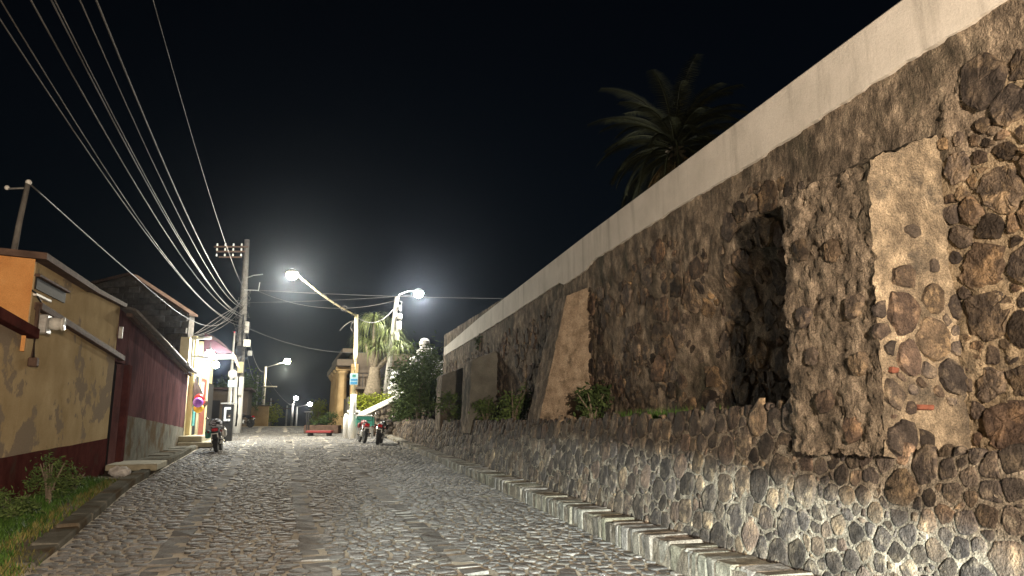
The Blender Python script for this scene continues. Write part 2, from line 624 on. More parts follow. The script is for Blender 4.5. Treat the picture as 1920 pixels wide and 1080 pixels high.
def stone_geo(poly, h, rng, lo=-.03, rings=3, tilt=.35, shrink=(.965, .82)):
    """rounded stone over a polygon: (x, y, height) vertices and faces"""
    n = len(poly)
    pts = []
    for i in range(n):
        p, q = poly[i], poly[(i + 1) % n]
        pts.append((p[0] * .82 + q[0] * .18, p[1] * .82 + q[1] * .18))
        pts.append((p[0] * .18 + q[0] * .82, p[1] * .18 + q[1] * .82))
    n = len(pts)
    cx, cy = sum(p[0] for p in pts) / n, sum(p[1] for p in pts) / n
    sz = max(.02, max(math.hypot(p[0] - cx, p[1] - cy) for p in pts))
    tx, ty = rng.uniform(-tilt, tilt) * h / sz, rng.uniform(-tilt, tilt) * h / sz
    V = [(x, y, lo) for x, y in pts]
    lv = [(shrink[0], .85)] if rings == 2 else [(shrink[0], .82), (shrink[1], 1.0)]
    for s, e in lv:
        for x, y in pts:
            dx, dy = (x - cx) * s, (y - cy) * s
            V.append((cx + dx, cy + dy, h * e + tx * dx + ty * dy + rng.uniform(-.10, .10) * h))
    V.append((cx, cy, h * rng.uniform(.95, 1.12)))
    F = []
    for k in range(len(lv)):
        for i in range(n):
            j = (i + 1) % n
            F.append((k * n + i, k * n + j, (k + 1) * n + j, (k + 1) * n + i))
    b = len(lv) * n
    for i in range(n):
        F.append((b + i, b + (i + 1) % n, len(V) - 1))
    return V, F


def lay_stones(name, pts, polys, place, height, rng, mat, parent, limit=300, matrix=None, rings=3, stuff_name=None, lo=-.03, pick=None, smooth=True, chip=0.0):
    """stones over a face; place(x,y,h)->local point. The largest in view become objects, the rest one mass."""
    items = []
    for i, pl in enumerate(polys):
        if pl is None:
            continue
        x, y, r = pts[i]
        P = Vector(place(x, y, 0))
        W = (matrix @ P) if matrix is not None else P
        px = to_pixel(W)
        size = 0
        if px and -40 < px[0] < 1960 and -40 < px[1] < 1120:
            size = r / px[2]
        items.append((size, i))
    items.sort(reverse=True)
    mass = MB()
    for k, (size, i) in enumerate(items):
        x, y, r = pts[i]
        big = k < limit and size > 0
        V, F = stone_geo(polys[i], height(x, y, r), rng, rings=rings if big else 2, lo=lo)
        if chip:
            V = [(a + rng.uniform(-chip, chip) * r, b + rng.uniform(-chip, chip) * r, c + rng.uniform(-chip, chip) * r * .6) for a, b, c in V]
        V = [place(*v) for v in V]
        mt = pick(x, y, r) if pick else mat
        if big:
            c = Vector(place(x, y, 0))
            MB().add([Vector(v) - c for v in V], F).build(name, mt, parent, smooth=smooth).location = c
        else:
            mass.add(V, F)
    if mass.v:
        o = mass.build(stuff_name or name, mat, parent, smooth=smooth)
        o['kind'] = 'stuff'


def rough_sheet(us, vs_, pos, amp, freq, seed=0.0, fine=.35):
    """grid of points pushed about by position noise (seams between sheets stay closed)"""
    V = []
    for u in us:
        for v in vs_:
            p = Vector(pos(u, v))
            q = p * freq + Vector((seed, seed, seed))
            d = noise.noise_vector(q) + noise.noise_vector(q * 2.7) * .55 + noise.noise_vector(q * 6.5) * fine
            a = amp(u, v) if callable(amp) else amp
            V.append(p + d * a)
    nv = len(vs_)
    F = [(i * nv + j, (i + 1) * nv + j, (i + 1) * nv + j + 1, i * nv + j + 1) for i in range(len(us) - 1) for j in range(nv - 1)]
    return V, F


def span(a, b, step):
    n = max(1, int(round(abs(b - a) / step)))
    return [a + (b - a) * i / n for i in range(n + 1)]


# ------------------------------------------------------------------ frames
# right wall: x along the wall away from the viewer, -y into the wall, z up
WX, WY = 1.49, 8.66
WD = (-.2696, .963)
WROT = math.atan2(WD[1], WD[0])
WM = Matrix.Translation((WX, WY, 0)) @ Matrix.Rotation(WROT, 4, 'Z')


def wY(u):
    return WY + WD[1] * u


def wg(u):
    return gz(wY(u))


# left houses: x along the street, +y away from the street
LX, LY = -10.3, 18.95
LD = (-.2873, .9578)
LROT = math.atan2(LD[1], LD[0])
LM = Matrix.Translation((LX, LY, 0)) @ Matrix.Rotation(LROT, 4, 'Z')


def lg(u):
    return gz(LY + LD[1] * u)


# street: s along, t across
ED, ER = (-.309, .951), (.951, .309)


def st(s, t):
    return s * ED[0] + t * ER[0], s * ED[1] + t * ER[1]


def right_t(Y):
    X = WX + (WD[0] / WD[1]) * (Y - WY)
    return X * ER[0] + Y * ER[1]


def left_t(s):
    return lerp([(0, -2.2), (9.5, -2.42), (17.5, -2.9), (28.5, -2.88), (60, -3.1)], s)


# ------------------------------------------------------------------ ground and road
rng = random.Random(11)
ys = span(-12, 62, 1.0) + span(64, 100, 4)[0:] + [130, 200, 300]
V, F = [], []
xs = [-300, -200, -80, -50, -35, -28, -22, -17, -12, -8, -5, -2, 2, 6, 12, 20, 40, 100, 300]
for y in ys:
    for x in xs:
        V.append((x, y, gz(y) - .05))
n = len(xs)
F = [(i * n + j, i * n + j + 1, (i + 1) * n + j + 1, (i + 1) * n + j) for i in range(len(ys) - 1) for j in range(n - 1)]
tag(np_build('ground', V, F, m_far), kind='structure')

V = []
ss = span(-10, 75, .5)
NT = 14
for s in ss:
    a = left_t(s) - .15
    b = right_t(s * .951 + 4 * .309) + .12
    for k in range(NT + 1):
        x, y = st(s, a + (b - a) * k / NT)
        V.append((x, y, gz(y) - .003))
F = [(i * (NT + 1) + j, i * (NT + 1) + j + 1, (i + 1) * (NT + 1) + j + 1, (i + 1) * (NT + 1) + j) for i in range(len(ss) - 1) for j in range(NT)]
road = tag(np_build('road', V, F, m_sand), kind='structure')

STRIPS = (-1.12, .51, 2.05)
pts = []
s = 2.5
row = 0
while s < 56:
    step = .150 if s < 30 else .19
    t = left_t(s) + .05 + (row % 2) * .08
    tmax = right_t(s * .951 + 4 * .309) - .04
    while t < tmax:
        w = rng.uniform(.10, .24) * (1.0 if s < 30 else 1.25)
        tt = t + w / 2
        wob = .03 * math.sin(s * .4)
        if not any(abs(tt - q - wob) < .20 for q in STRIPS):
            pts.append((s + rng.uniform(-.045, .045) + .05 * math.sin(tt * 1.7), tt + rng.uniform(-.02, .02), w * .5 * rng.uniform(.9, 1.1)))
        t += w
    s += step
    row += 1
polys = cells(pts, .046, reach=1.45, rng=rng)


def place_road(s, t, h):
    x, y = st(s, t)
    return x, y, gz(y) + h


lay_stones('cobblestone', pts, polys, place_road, lambda x, y, r: rng.uniform(.006, .019), rng, m_cobble, road, limit=300, rings=3,
           stuff_name='cobblestones', lo=-.025)

slab_mesh = []
for k in range(8):
    mb = MB().cbox((0, 0, 0), (1, 1, .10), .03, jit=.025, rng=rng)
    o = mb.build('strip_slab', m_slab, road, smooth=False)
    slab_mesh.append(o)
used = set()
for q in STRIPS:
    s = 3.0
    while s < 46:
        L = rng.uniform(.22, .42)
        k = rng.randrange(8)
        if k in used:
            o = slab_mesh[k].copy()
            col.objects.link(o)
        else:
            o = slab_mesh[k]
            used.add(k)
        tt = q + .03 * math.sin(s * .4) + rng.uniform(-.012, .012)
        x, y = st(s + L / 2, tt)
        o.location = (x, y, gz(y) - .042 + rng.uniform(-.003, .003))
        o.rotation_euler = (0, -math.atan(.021) * (1 if y > 9 else 0), math.atan2(ED[1], ED[0]) + rng.uniform(-.05, .05))
        o.scale = (L - .02, rng.uniform(.27, .34), 1)
        s += L

# ------------------------------------------------------------------ right kerb (stones set on edge)
rng = random.Random(23)
kerb_base = thing('kerb', None, None, (WX, WY, 0), WROT, kind='structure')


def kh(u):
    return lerp([(-8, .30), (-2, .29), (6, .24), (15, .17), (26, .13), (34, .10)], u)


V, F = rough_sheet(span(-9, 34, .12), [0, .25, .5, .75, 1.0],
                   lambda u, v: (u, -(v * .02) if v < .3 else -.02 - (v - .25) * .66, wg(u) - .05 if v < .1 else wg(u) + kh(u) - .035), .012, 5.0)
np_build('kerb_bed', V, F, m_mortar, kerb_base)
u = -7.0
while u < 33:
    L = rng.uniform(.07, .24) if u < 12 else rng.uniform(.2, .42)
    if rng.random() < .12:
        L *= 1.5
    h = kh(u) * rng.uniform(.93, 1.05) + .05
    d = rng.uniform(.40, .50)
    rot = Matrix.Rotation(rng.uniform(-.09, .09), 3, 'Z') @ Matrix.Rotation(rng.uniform(-.03, .03), 3, 'Y') @ Matrix.Rotation(rng.uniform(-.02, .02), 3, 'X')
    o = MB().cbox((0, 0, 0), (L - rng.uniform(.003, .012), d, h), rng.uniform(.014, .026), rot=rot, jit=.009, rng=rng).build('kerb_stone', m_kerb, kerb_base)
    o.location = (u + L / 2, -d / 2 + rng.uniform(-.012, .014), wg(u) + h / 2 - .05)
    u += L

# ------------------------------------------------------------------ low battered wall of river stones
rng = random.Random(31)
TOP = [(-12, 1.36), (-3.40, 1.34), (-2.35, 1.74), (-1, 1.66), (.9, 1.60), (5.5, 1.52), (11, 1.50), (20, 1.50), (34, 1.46)]


def ptop(u):
    return lerp(TOP, u) + .02 * noise.noise((u * 2.3, 0, 0))


def pw(u, z):
    """set-back of the sloping face at height z"""
    f = (z - wg(u)) / max(.3, ptop(u) - wg(u))
    return .44 + .24 * f


plinth = thing('retaining_wall', 'low sloping wall of rounded river stones in pale mortar along the kerb', 'stone wall', (WX, WY, 0), WROT)


def pos_pl(u, v):
    zt = ptop(u)
    z0 = wg(u) - .1
    if v <= 1:
        z = z0 + (zt - z0) * v
        return (u, -pw(u, z), z)
    return (u, -(pw(u, zt) + (v - 1) * .95), zt - .02)


V, F = rough_sheet(span(-10, 33.5, .09), span(0, 1, .055) + [1.04, 1.12, 1.3, 1.6, 2.0], pos_pl, .017, 8.0)
np_build('mortar_bed', V, F, m_mortar, plinth)


def ok_pl(u, v, r):
    z = v
    if u < -2.3 and r > .10 and noise.noise((u * 1.3, z * 1.3, 8)) < .28:
        return False
    return wg(u) + kh(u) - .02 < z - r * .3 and z + r * .75 < ptop(u) + .04 and True


def rs(lo, hi, n):
    return [hi - (hi - lo) * i / (n - 1) for i in range(n)]


pts = pack(-9, 33, .2, 1.85, [.17, .145, .125, .11, .095, .085, .075, .065, .055, .045, .035], rng, tight=.76, ok=ok_pl, tries=5)
polys = cells(pts, .022, reach=1.55, asp=.95, rng=rng)


def place_pl(u, z, h):
    return (u, -pw(u, z) + h, z)


lay_stones('river_stone', pts, polys, place_pl, lambda x, y, r: .005 + rng.uniform(.0, .10) * r, rng, m_stone, plinth, limit=300, matrix=WM,
           stuff_name='river_stones', lo=-.04, chip=.055)

# ------------------------------------------------------------------ tall weathered wall with white top band
rng = random.Random(47)
WW = 1.40
CAPB = [(-12, 4.90), (-4, 4.85), (-2.5, 4.82), (-.5, 4.72), (1, 4.71), (4.6, 4.62), (5.0, 4.50), (6.2, 4.44), (6.6, 4.54), (10.5, 4.39), (16, 4.23), (21, 4.12)]
CAPT = [(-12, 5.52), (-3, 5.47), (-.5, 5.40), (5, 5.23), (14.4, 4.85), (20.6, 4.48)]
wall = thing('boundary_wall', 'tall weathered rubble wall with buttresses and a whitewashed top band', 'wall', (WX, WY, 0), WROT)


def wall_amp(u, z):
    a = .034 if u > -3.2 else .042
    if z > lerp(CAPB, u) - .5:
        a *= max(.6, (lerp(CAPB, u) - z) / .5)
    return a


def pos_w(u, z):
    # niche shaped to add darkness between the big buttress and the rubble
    su = max(0, min(1, (1.75 + .22 * noise.noise((z * 2.5, u, 5)) - abs(u + .5)) / .7))
    sz = max(0, min(1, (1.0 - abs(z - 2.5 - .12 * noise.noise((u * 2, 0, 1)))) / .25))
    rec = .17 * su * sz
    return (u, -WW - rec, z)


V, F = rough_sheet(span(-10, 21, .05), span(1.2, 5.0, .05), pos_w, wall_amp, 4.5, fine=.8)
nf = len(span(1.2, 5.0, .05)) - 1
F1, F2 = [], []
for i, f in enumerate(F):
    u_, z_ = -10 + (i // nf) * .05, 1.2 + (i % nf) * .05
    bare = u_ < -3.05 and z_ < lerp(CAPB, u_) - .62 + .30 * noise.noise((u_ * 1.7, z_ * 1.7, 6)) + .18 * noise.noise((u_ * 6, z_ * 6, 2)) - (.45 if u_ > -3.9 else 0)
    (F1 if bare else F2).append(f)
core = np_build('masonry_face', V, F2, m_rubble, wall)
core2 = np_build('masonry_face', V, F1, m_rubble_warm, wall)
MB().box((5.5, -WW - .75, 2.9), (31, .50, 3.6)).build('wall_core', m_rubble, wall)

# white band
V, F = [], []
us = span(-11, 20.7, .11)
for u in us:
    b = lerp(CAPB, u) + .022 * noise.noise((u * 3.1, 3, 0)) + .02 * noise.noise((u * 9, 7, 0))
    t = lerp(CAPT, u)
    fr = -WW + .035
    V += [(u, fr - .05, b), (u, fr, b + .006), (u, fr + .004 * noise.noise((u, 1, 5)), (b + t) / 2), (u, fr, t - .03), (u, fr - .03, t), (u, fr - .5, t), (u, fr - .53, t - .05), (u, fr - .53, b)]
F = [(i * 8 + j, (i + 1) * 8 + j, (i + 1) * 8 + (j + 1) % 8, i * 8 + (j + 1) % 8) for i in range(len(us) - 1) for j in range(8)]
F += [tuple(range(8)), tuple((len(us) - 1) * 8 + k for k in range(7, -1, -1))]
tag(np_build('white_top_band', V, F, m_white, wall, smooth=False), 'smooth whitewashed band along the wall top')

# stones in the tall wall
BUT = [(-3.28, -2.14), (4.95, 7.0), (12.1, 13.2), (16.9, 17.9)]


def ok_w(u, z, r):
    for a, b in BUT:
        if a - r * .7 < u < b + r * .7:
            return False
    if u < -3.3:
        return ptop(u) + .02 < z - r * .6 and z + r < lerp(CAPB, u) - .34 + .25 * noise.noise((u * 1.5, 2, 2)) - (.5 if u > -3.75 else 0)
    lim = lerp(CAPB, u) - .45 + .45 * noise.noise((u * .7, 0, 9))
    return ptop(u) - .02 < z - r * .5 and z + r < lim and (noise.noise((u * .9, z * 1.1, 4)) > -.30 - (.5 if z < 2.5 else 0))


pts = pack(-9, 20.5, 1.3, 4.8, [.21, .18, .15, .13, .11, .09, .07, .05], rng, tight=.84, ok=ok_w, tries=3)
pts = [p for p in pts if p[0] < -3.2 or rng.random() < .72]
polys = cells(pts, .035, reach=1.32, asp=.85, rng=rng)
m_stone_dark = M('dark_wall_stone', [(0.25, (.028, .025, .023)), (0.5, (.062, .052, .045)), (0.75, (.16, .13, .10))], scale=6, rough=.85, bump=1.0, bscale=12, bdist=.05, rnd=.35,
                 palette=STONE_TINTS, grain=.40, dirt=(.21, .165, .115), dscale=5, dlo=.50, dhi=.64)
lay_stones('wall_stone', pts, polys, lambda u, z, h: (pos_w(u, z)[0], pos_w(u, z)[1] + h, z),
           lambda x, y, r: (.018 + rng.uniform(.04, .17) * r) if x < -3.2 else (.016 + rng.uniform(.0, .13) * r), rng, m_stone_dark, wall, limit=300, matrix=WM,
           stuff_name='wall_stones', lo=-.06, smooth=False, chip=.10)


def buttress(u0, u1, prof, near_mat, front_mat, amp, step=.07, skew=0.0, cap=.32):
    """prof: [(z, set-back of the front)] rising; near side, sloped front, far side and top, one shape.
    skew splays the near side: it meets the wall at u0 and runs out along the street as it comes forward"""
    def fw_(z):
        return lerp(prof, z)

    def us_(w):
        return u0 + skew * (WW - w)
    wd = u1 - u0
    z0, z1 = prof[0][0], prof[-1][0]
    zs = span(z0, z1, step)
    back = WW + .06
    V, F = rough_sheet(span(0, wd, step), zs, lambda u, z: (us_(fw_(z)) + u, -fw_(z), z), amp, 5.0, fine=.8)
    n0 = len(V)
    Vt, Ft = rough_sheet(span(0, wd, step), span(0, 1, .2), lambda u, k: (us_(fw_(z1) + (back - fw_(z1)) * k) + u, -(fw_(z1) + (back - fw_(z1)) * k), z1 + cap * k), amp, 5.0, fine=.8)
    F += [tuple(i + n0 for i in f) for f in Ft]
    V += Vt
    n0 = len(V)
    Vf, Ff = rough_sheet(span(0, 1, step), zs, lambda k, z: (us_(fw_(z) + (back - fw_(z)) * k) + wd, -(fw_(z) + (back - fw_(z)) * k), z + (cap * k if z == z1 else 0)), amp, 5.0, fine=.8)
    F += [tuple(i + n0 for i in f) for f in Ff]
    V += Vf
    b = np_build('buttress', V, F, front_mat, wall)

    def near(k, q):
        w_ = fw_(z0 + (z1 - z0) * q)
        w_ += (back - w_) * k
        return (us_(w_), -w_, z0 + (z1 + cap * k - z0) * q)
    Vn, Fn = rough_sheet(span(0, 1, .05), span(0, 1, .02), near, amp * .62 if amp < .05 else .030, 5.0, fine=.8)
    np_build('plaster_side', Vn, Fn, near_mat, b)
    return b


big = buttress(-3.28, -2.14, [(1.30, .54), (1.45, .56), (3.75, .64)], m_plaster_old, m_rubble, .038, step=.035)
# big stones showing through the near side of the big buttress
rngb = random.Random(5)
pts = pack(.02, .98, 1.38, 2.55, [.20, .16, .13, .10, .075, .05], rngb, tight=.86, ok=lambda k, z, r: abs(k - .5) + r < .56 and not (k > .55 and z < 1.75), tries=6)
pts = [p for p in pts if math.hypot((p[0] - .42) * .82, p[1] - 1.69) > p[2] + .06 and math.hypot((p[0] - .10) * .82, p[1] - 1.98) > p[2] + .03]
pts += [(.36, 2.74, .12), (.74, 2.86, .06), (.52, 3.15, .07)]
polys = cells(pts, .045, reach=1.25, asp=1.1, rng=rngb)
lay_stones('buttress_stone', pts, polys, lambda k, z, h: (-3.285 - h, -(.6 + .82 * k), z), lambda x, y, r: .012 + .14 * r, rngb, m_stone, big, limit=60, matrix=WM, smooth=False, chip=.07)
for (k, z, L) in [(.42, 1.69, .15), (.10, 1.98, .07)]:
    o = MB().cbox((0, 0, 0), (.06, L, .045), .008, rot=Matrix.Rotation(rngb.uniform(-.15, .15), 3, 'X'), jit=.006, rng=rngb).build('brick', m_brick, big)
    o.location = (-3.30, -(.6 + .82 * k), z)
# stones on its rough street face
pts = pack(-3.1, -2.3, 1.5, 3.5, [.11, .08], rngb, tight=2.2, tries=1.0)
polys = cells(pts, .03, reach=1.05, rng=rngb)
lay_stones('buttress_stone', pts, polys, lambda u, z, h: (u, -lerp([(1.0, .52), (1.45, .56), (3.75, .64)], z) + h, z), lambda x, y, r: .02 + .25 * r, rngb,
           m_stone_dark, big, limit=60, matrix=WM, smooth=False, chip=.10)

buttress(4.9, 5.7, [(1.40, .67), (1.5, .68), (4.05, 1.10)], m_tan_plaster, m_rubble, .024, skew=1.5, cap=.12)
buttress(12.1, 13.2, [(1.2, .56), (3.25, .62)], m_cement, m_rubble, .020, step=.1)
buttress(16.9, 17.9, [(1.2, .58), (3.1, .62)], m_cement, m_rubble, .020, step=.1)

# ------------------------------------------------------------------ left side: verge, kerb, yellow house, maroon house
rng = random.Random(61)
# verge of earth between the houses and the left kerb
V = []
ss = span(-6, 46, .5)
for s in ss:
    a, b = left_t(s) - .10, left_t(s) - 4.2
    for k in range(9):
        x, y = st(s, a + (b - a) * k / 8)
        V.append((x, y, gz(y) + .02 + .05 * min(1, k / 3) + .03 * noise.noise((x, y, 0))))
F = [(i * 9 + j + 1, i * 9 + j, (i + 1) * 9 + j, (i + 1) * 9 + j + 1) for i in range(len(ss) - 1) for j in range(8)]
tag(np_build('verge', V, F, m_earth), kind='structure')

lk = thing('footpath_kerb', None, None, (0, 0, 0), kind='structure')
s = 9.3
while s < 29.5:
    L = rng.uniform(.8, 1.4)
    t0, t1 = left_t(s) - .14, left_t(s + L) - .14
    (x0, y0), (x1, y1) = st(s, t0), st(s + L, t1)
    w = .30 if s < 19 else .22
    h = lerp([(9, .05), (12, .12), (19, .16), (30, .16)], s)
    an = math.atan2(y1 - y0, x1 - x0)
    o = MB().cbox((0, 0, 0), (math.hypot(x1 - x0, y1 - y0) - .012, w, h + .1), .02, jit=.012, rng=rng).build('kerb_block', m_cement, lk)
    o.location = ((x0 + x1) / 2, (y0 + y1) / 2, gz((y0 + y1) / 2) + h / 2 - .05)
    o.rotation_euler = (0, -math.atan(.022), an)
    s += L


def lwall(name, u0, u1, zb, zt, y0, y1, mat, parent, du=.5, dz=.4, rough_=0.006):
    """plastered wall slab in the houses' frame; zb, zt functions of u"""
    us, V, F = span(u0, u1, du), [], []
    nz = 8
    for u in us:
        b, t = zb(u), zt(u)
        for k in range(nz + 1):
            z = b + (t - b) * k / nz
            V.append((u, y0 + rough_ * noise.noise((u * 1.5, z * 1.5, y0)), z))
        V.append((u, y1, t))
        V.append((u, y1, b))
    m = nz + 3
    F = [(i * m + (j + 1) % m, i * m + j, (i + 1) * m + j, (i + 1) * m + (j + 1) % m) for i in range(len(us) - 1) for j in range(m)]
    F += [tuple(range(m)), tuple((len(us) - 1) * m + k for k in range(m - 1, -1, -1))]
    return np_build(name, V, F, mat, parent, smooth=False)


yh = thing('yellow_house', 'ochre plastered house with maroon base band and orange upper end wall', 'house', (LX, LY, 0), LROT)
ztop = [(-14, 3.05), (-7.30, 2.98), (-7.29, 4.28), (-4.3, 4.30), (-1.2, 4.42)]
lwall('wall', -14, -7.30, lambda u: lg(u) - .2, lambda u: lerp([(-14, 3.5), (-7.2, 2.98)], u), 0, .30, m_yellow, yh)
lwall('wall', -7.295, -1.16, lambda u: lg(u) - .2, lambda u: lerp([(-7.3, 4.26), (-4.3, 4.30), (-1.2, 4.40)], u), 0, .30, m_yellow, yh)
tag(lwall('base_band', -14, -1.16, lambda u: lg(u) - .2, lambda u: lerp([(-14, .92), (-7.8, .99), (-1.2, 1.12)], u) + .012 * noise.noise((u * 3, 0, 0)), -.018, .05, m_maroon_band, yh),
    'dark maroon painted base of the wall')


def lbeam(name, p, q, wd, ht, mat, parent):
    p, q = Vector(p), Vector(q)
    L = (q - p).length
    d = q - p
    rot = Matrix.Rotation(-math.atan2(d.z, math.hypot(d.x, d.y)), 3, 'Y')
    rot = Matrix.Rotation(math.atan2(d.y, d.x), 3, 'Z') @ rot
    o = MB().cbox((0, 0, 0), (L, wd, ht), .012, rot=rot, jit=.004, rng=rng).build(name, mat, parent)
    o.location = (p + q) / 2
    return o


lbeam('moulding', (-7.15, -.05, 3.52), (-.62, -.05, 3.13), .13, .13, m_roof, yh)
lbeam('coping', (-14, -.06, 3.52), (-7.25, -.06, 3.02), .20, .17, m_maroon_band, yh)
# orange end wall, running back from the corner
orot = Matrix.Rotation(math.atan2(.95, -.311), 3, 'Z')
def OV(a, b, z):
    p = orot @ Vector((a, b, 0))
    return (-7.31 + p.x, .02 + p.y, z)
mb = MB()
Vv = [OV(a, b, z) for a in (0, 7) for b in (0, .25) for z in (2.7, 4.26)]
mb.add(Vv, [(0, 1, 3, 2), (4, 6, 7, 5), (0, 4, 5, 1), (2, 3, 7, 6), (0, 2, 6, 4), (1, 5, 7, 3)])
ow = mb.build('end_wall', m_orange, yh)
tag(ow, 'orange end wall with stains')
mb = MB()
Vv = [OV(a, b, z) for a in (.55, 1.9) for b in (-.02, .02) for z in (3.42, 3.62)]
mb.add(Vv, [(0, 1, 3, 2), (4, 6, 7, 5), (0, 4, 5, 1), (2, 3, 7, 6), (0, 2, 6, 4), (1, 5, 7, 3)]).build('olive_patch', flat('olive_paint', (.13, .12, .05), rough=.9), yh)
# roof slab over the upper storey
mb = MB()
A = [(-7.55, -.22), (-4.15, -.20), (-4.15, 5), (-9.2, 6.5), (-9.6, 6.3)]
mb.add([(x, y, z) for z in (4.27, 4.38) for x, y in A], [(4, 3, 2, 1, 0), (5, 6, 7, 8, 9)] + [(i, (i + 1) % 5, 5 + (i + 1) % 5, 5 + i) for i in range(5)])
mb.build('roof_slab', m_roof, yh)
mb = MB()
A = [(-4.2, -.10), (-.9, -.10), (-.9, 5), (-4.2, 5)]
mb.add([(x, y, (4.32 if x < -4 else 4.42) + k) for k in (0, .10) for x, y in A], [(3, 2, 1, 0), (4, 5, 6, 7)] + [(i, (i + 1) % 4, 4 + (i + 1) % 4, 4 + i) for i in range(4)])
mb.build('roof_slab', m_roof, yh)
# slot window with a lintel
w = MB().box((-6.45, -.004, 3.90), (1.62, .05, .20)).build('vent_window', m_dark, yh)
MB().cbox((-6.45, -.04, 4.03), (1.75, .09, .05), .01).build('lintel', m_roof, w)
MB().cbox((-6.9, -.03, 3.70), (.8, .06, .05), .01).build('sill', m_white_paint, w)
# electric meter at the corner
em = MB().cbox((-6.95, -.10, 3.22), (.26, .20, .34), .02).build('electric_meter', m_steel, yh)
MB().lathe([(.115, 0), (.115, .10), (.10, .16), (.12, .17), (.12, .20)], c=(-6.86, -.20, 3.25), n=18, rot=Matrix.Rotation(rad(90), 3, 'X')).build('glass_cover', m_glass, em, smooth=True)
MB().tube([(-7.16, -.06, 3.55), (-7.16, -.07, 3.1), (-7.16, -.07, 2.62)], .035, 8).build('conduit', m_roof, yh, smooth=True)
MB().cbox((-7.13, -.08, 2.55), (.14, .14, .16), .02).build('junction_box', m_roof, yh)
pts_c = [(-7.75, .9, 4.30), (-7.6, .25, 3.95), (-7.3, -.04, 3.72), (-7.0, -.06, 3.58), (-6.5, -.07, 3.45)]
MB().tube(pts_c, .016, 6).build('service_cable', m_black, yh, smooth=True)

mh = thing('maroon_house', 'low maroon plastered house with dark doorway and tin eave', 'house', (LX, LY, 0), LROT)
mt_ = lambda u: lerp([(-1.2, 4.42), (11.4, 3.50)], u)
mh_wall = lwall('wall', -.02, 11.4, lambda u: lg(u) - .2, lambda u: mt_(u) - .05, -.02, .30, m_maroon, mh)
lwall('wall_over_door', -1.15, -.02, lambda u: 3.02, lambda u: mt_(u) - .06, -.015, .30, m_maroon, mh)
tag(lwall('cement_dado', .32, 11.4, lambda u: lg(u) - .2, lambda u: lerp([(0, 1.72), (11.4, 1.22)], u) + .02 * noise.noise((u * 2, 5, 0)), -.034, .05, m_cement, mh), 'grey cement dado with damp stains')
d = MB().box((-.62, .22, 1.62), (1.02, .06, 2.8)).build('door', m_dark, mh)
for k in range(4):
    MB().cbox((-1.0 + k * .25, .18, 1.62), (.235, .03, 2.74), .008).build('door_plank', m_dark, d)
MB().cbox((.13, -.05, 1.62), (.34, .14, 2.78), .012).build('door_jamb', m_maroon_band, mh)
# corrugated tin eave
V, F = [], []
us = span(-.9, 11.6, .05)
for i, u in enumerate(us):
    zz = mt_(u) + .02 * math.sin(u * 2 * PI / .16)
    V += [(u, -.32, zz - .02), (u, -.30, zz + .0), (u, 3.2, zz + .75), (u, 3.2, zz + .73)]
F = [(i * 4 + j, (i + 1) * 4 + j, (i + 1) * 4 + (j + 1) % 4, i * 4 + (j + 1) % 4) for i in range(len(us) - 1) for j in range(4)]
rf = np_build('roof', V, F, m_tin, mh, smooth=False)
MB().tube([(-.9, -.34, mt_(-.9) - .05), (11.5, -.34, mt_(11.5) - .05)], .035, 8).build('eave_pipe', m_tin, rf, smooth=True)
lbeam('rafter_plate', (-.6, -.10, mt_(-.6) - .10), (11.4, -.10, mt_(11.4) - .10), .14, .10, m_roof, mh)
for u in (8.2, 10.6):
    MB().ball((u, -.40, mt_(u) - .10), .07, 10).build('porcelain_insulator', m_white_paint, mh, smooth=True)
MB().cbox((-1.1, -.05, 3.75), (.07, .10, .30), .01).build('wall_bracket', m_steel, mh)

# doorstep and the raised footpath slabs in front of the maroon house
ds = tag(MB().cbox((0, 0, 0), (1.75, 1.15, .16), .02, jit=.01, rng=rng).build('doorstep', m_step), 'worn pale concrete doorstep slab before the dark doorway', 'doorstep')
p = LM @ Vector((-.35, -.58, 0))
ds.location = (p.x, p.y, gz(p.y) + .18)
ds.rotation_euler = (0, 0, LROT + .03)
fp = thing('footpath', None, None, (LX, LY, 0), LROT, kind='structure')
u = .65
while u < 10.5:
    L = rng.uniform(.7, 1.1)
    o = MB().cbox((0, 0, 0), (L - .02, .8, .14), .02, jit=.02, rng=rng).build('paving_slab', m_cement, fp)
    o.location = (u + L / 2, -.44, lg(u) + .07 + rng.uniform(-.015, .015))
    u += L

# plastic bag by the doorstep
V, F = [], []
mb = MB().ball((0, 0, .12), .20, 22, (1.2, .8, .62))
o = MB()
o.add([Vector(v) + noise.noise_vector(Vector(v) * 9) * .05 + noise.noise_vector(Vector(v) * 22) * .025 for v in mb.v], mb.f)
bag = tag(o.build('plastic_bag', m_bag, smooth=False), 'crumpled white plastic bag on the grass by the doorstep', 'plastic bag')
p = LM @ Vector((-2.1, -.55, 0))
bag.location = (p.x, p.y, gz(p.y) + .06)
for i, (s_, t_, lb) in enumerate([(16.2, -1.15, 'crumpled pinkish paper scrap on the left paving strip')]):
    x, y = st(s_, t_)
    b0 = MB().ball((0, 0, .03), .05, 8, (1.3, .9, .6))
    o = MB().add([Vector(v) + noise.noise_vector(Vector(v) * 30 + Vector((i, 0, 0))) * .02 for v in b0.v], b0.f).build('paper_scrap', m_bag)
    o.location = (x, y, gz(y) + .02)
    tag(o, lb, 'litter')

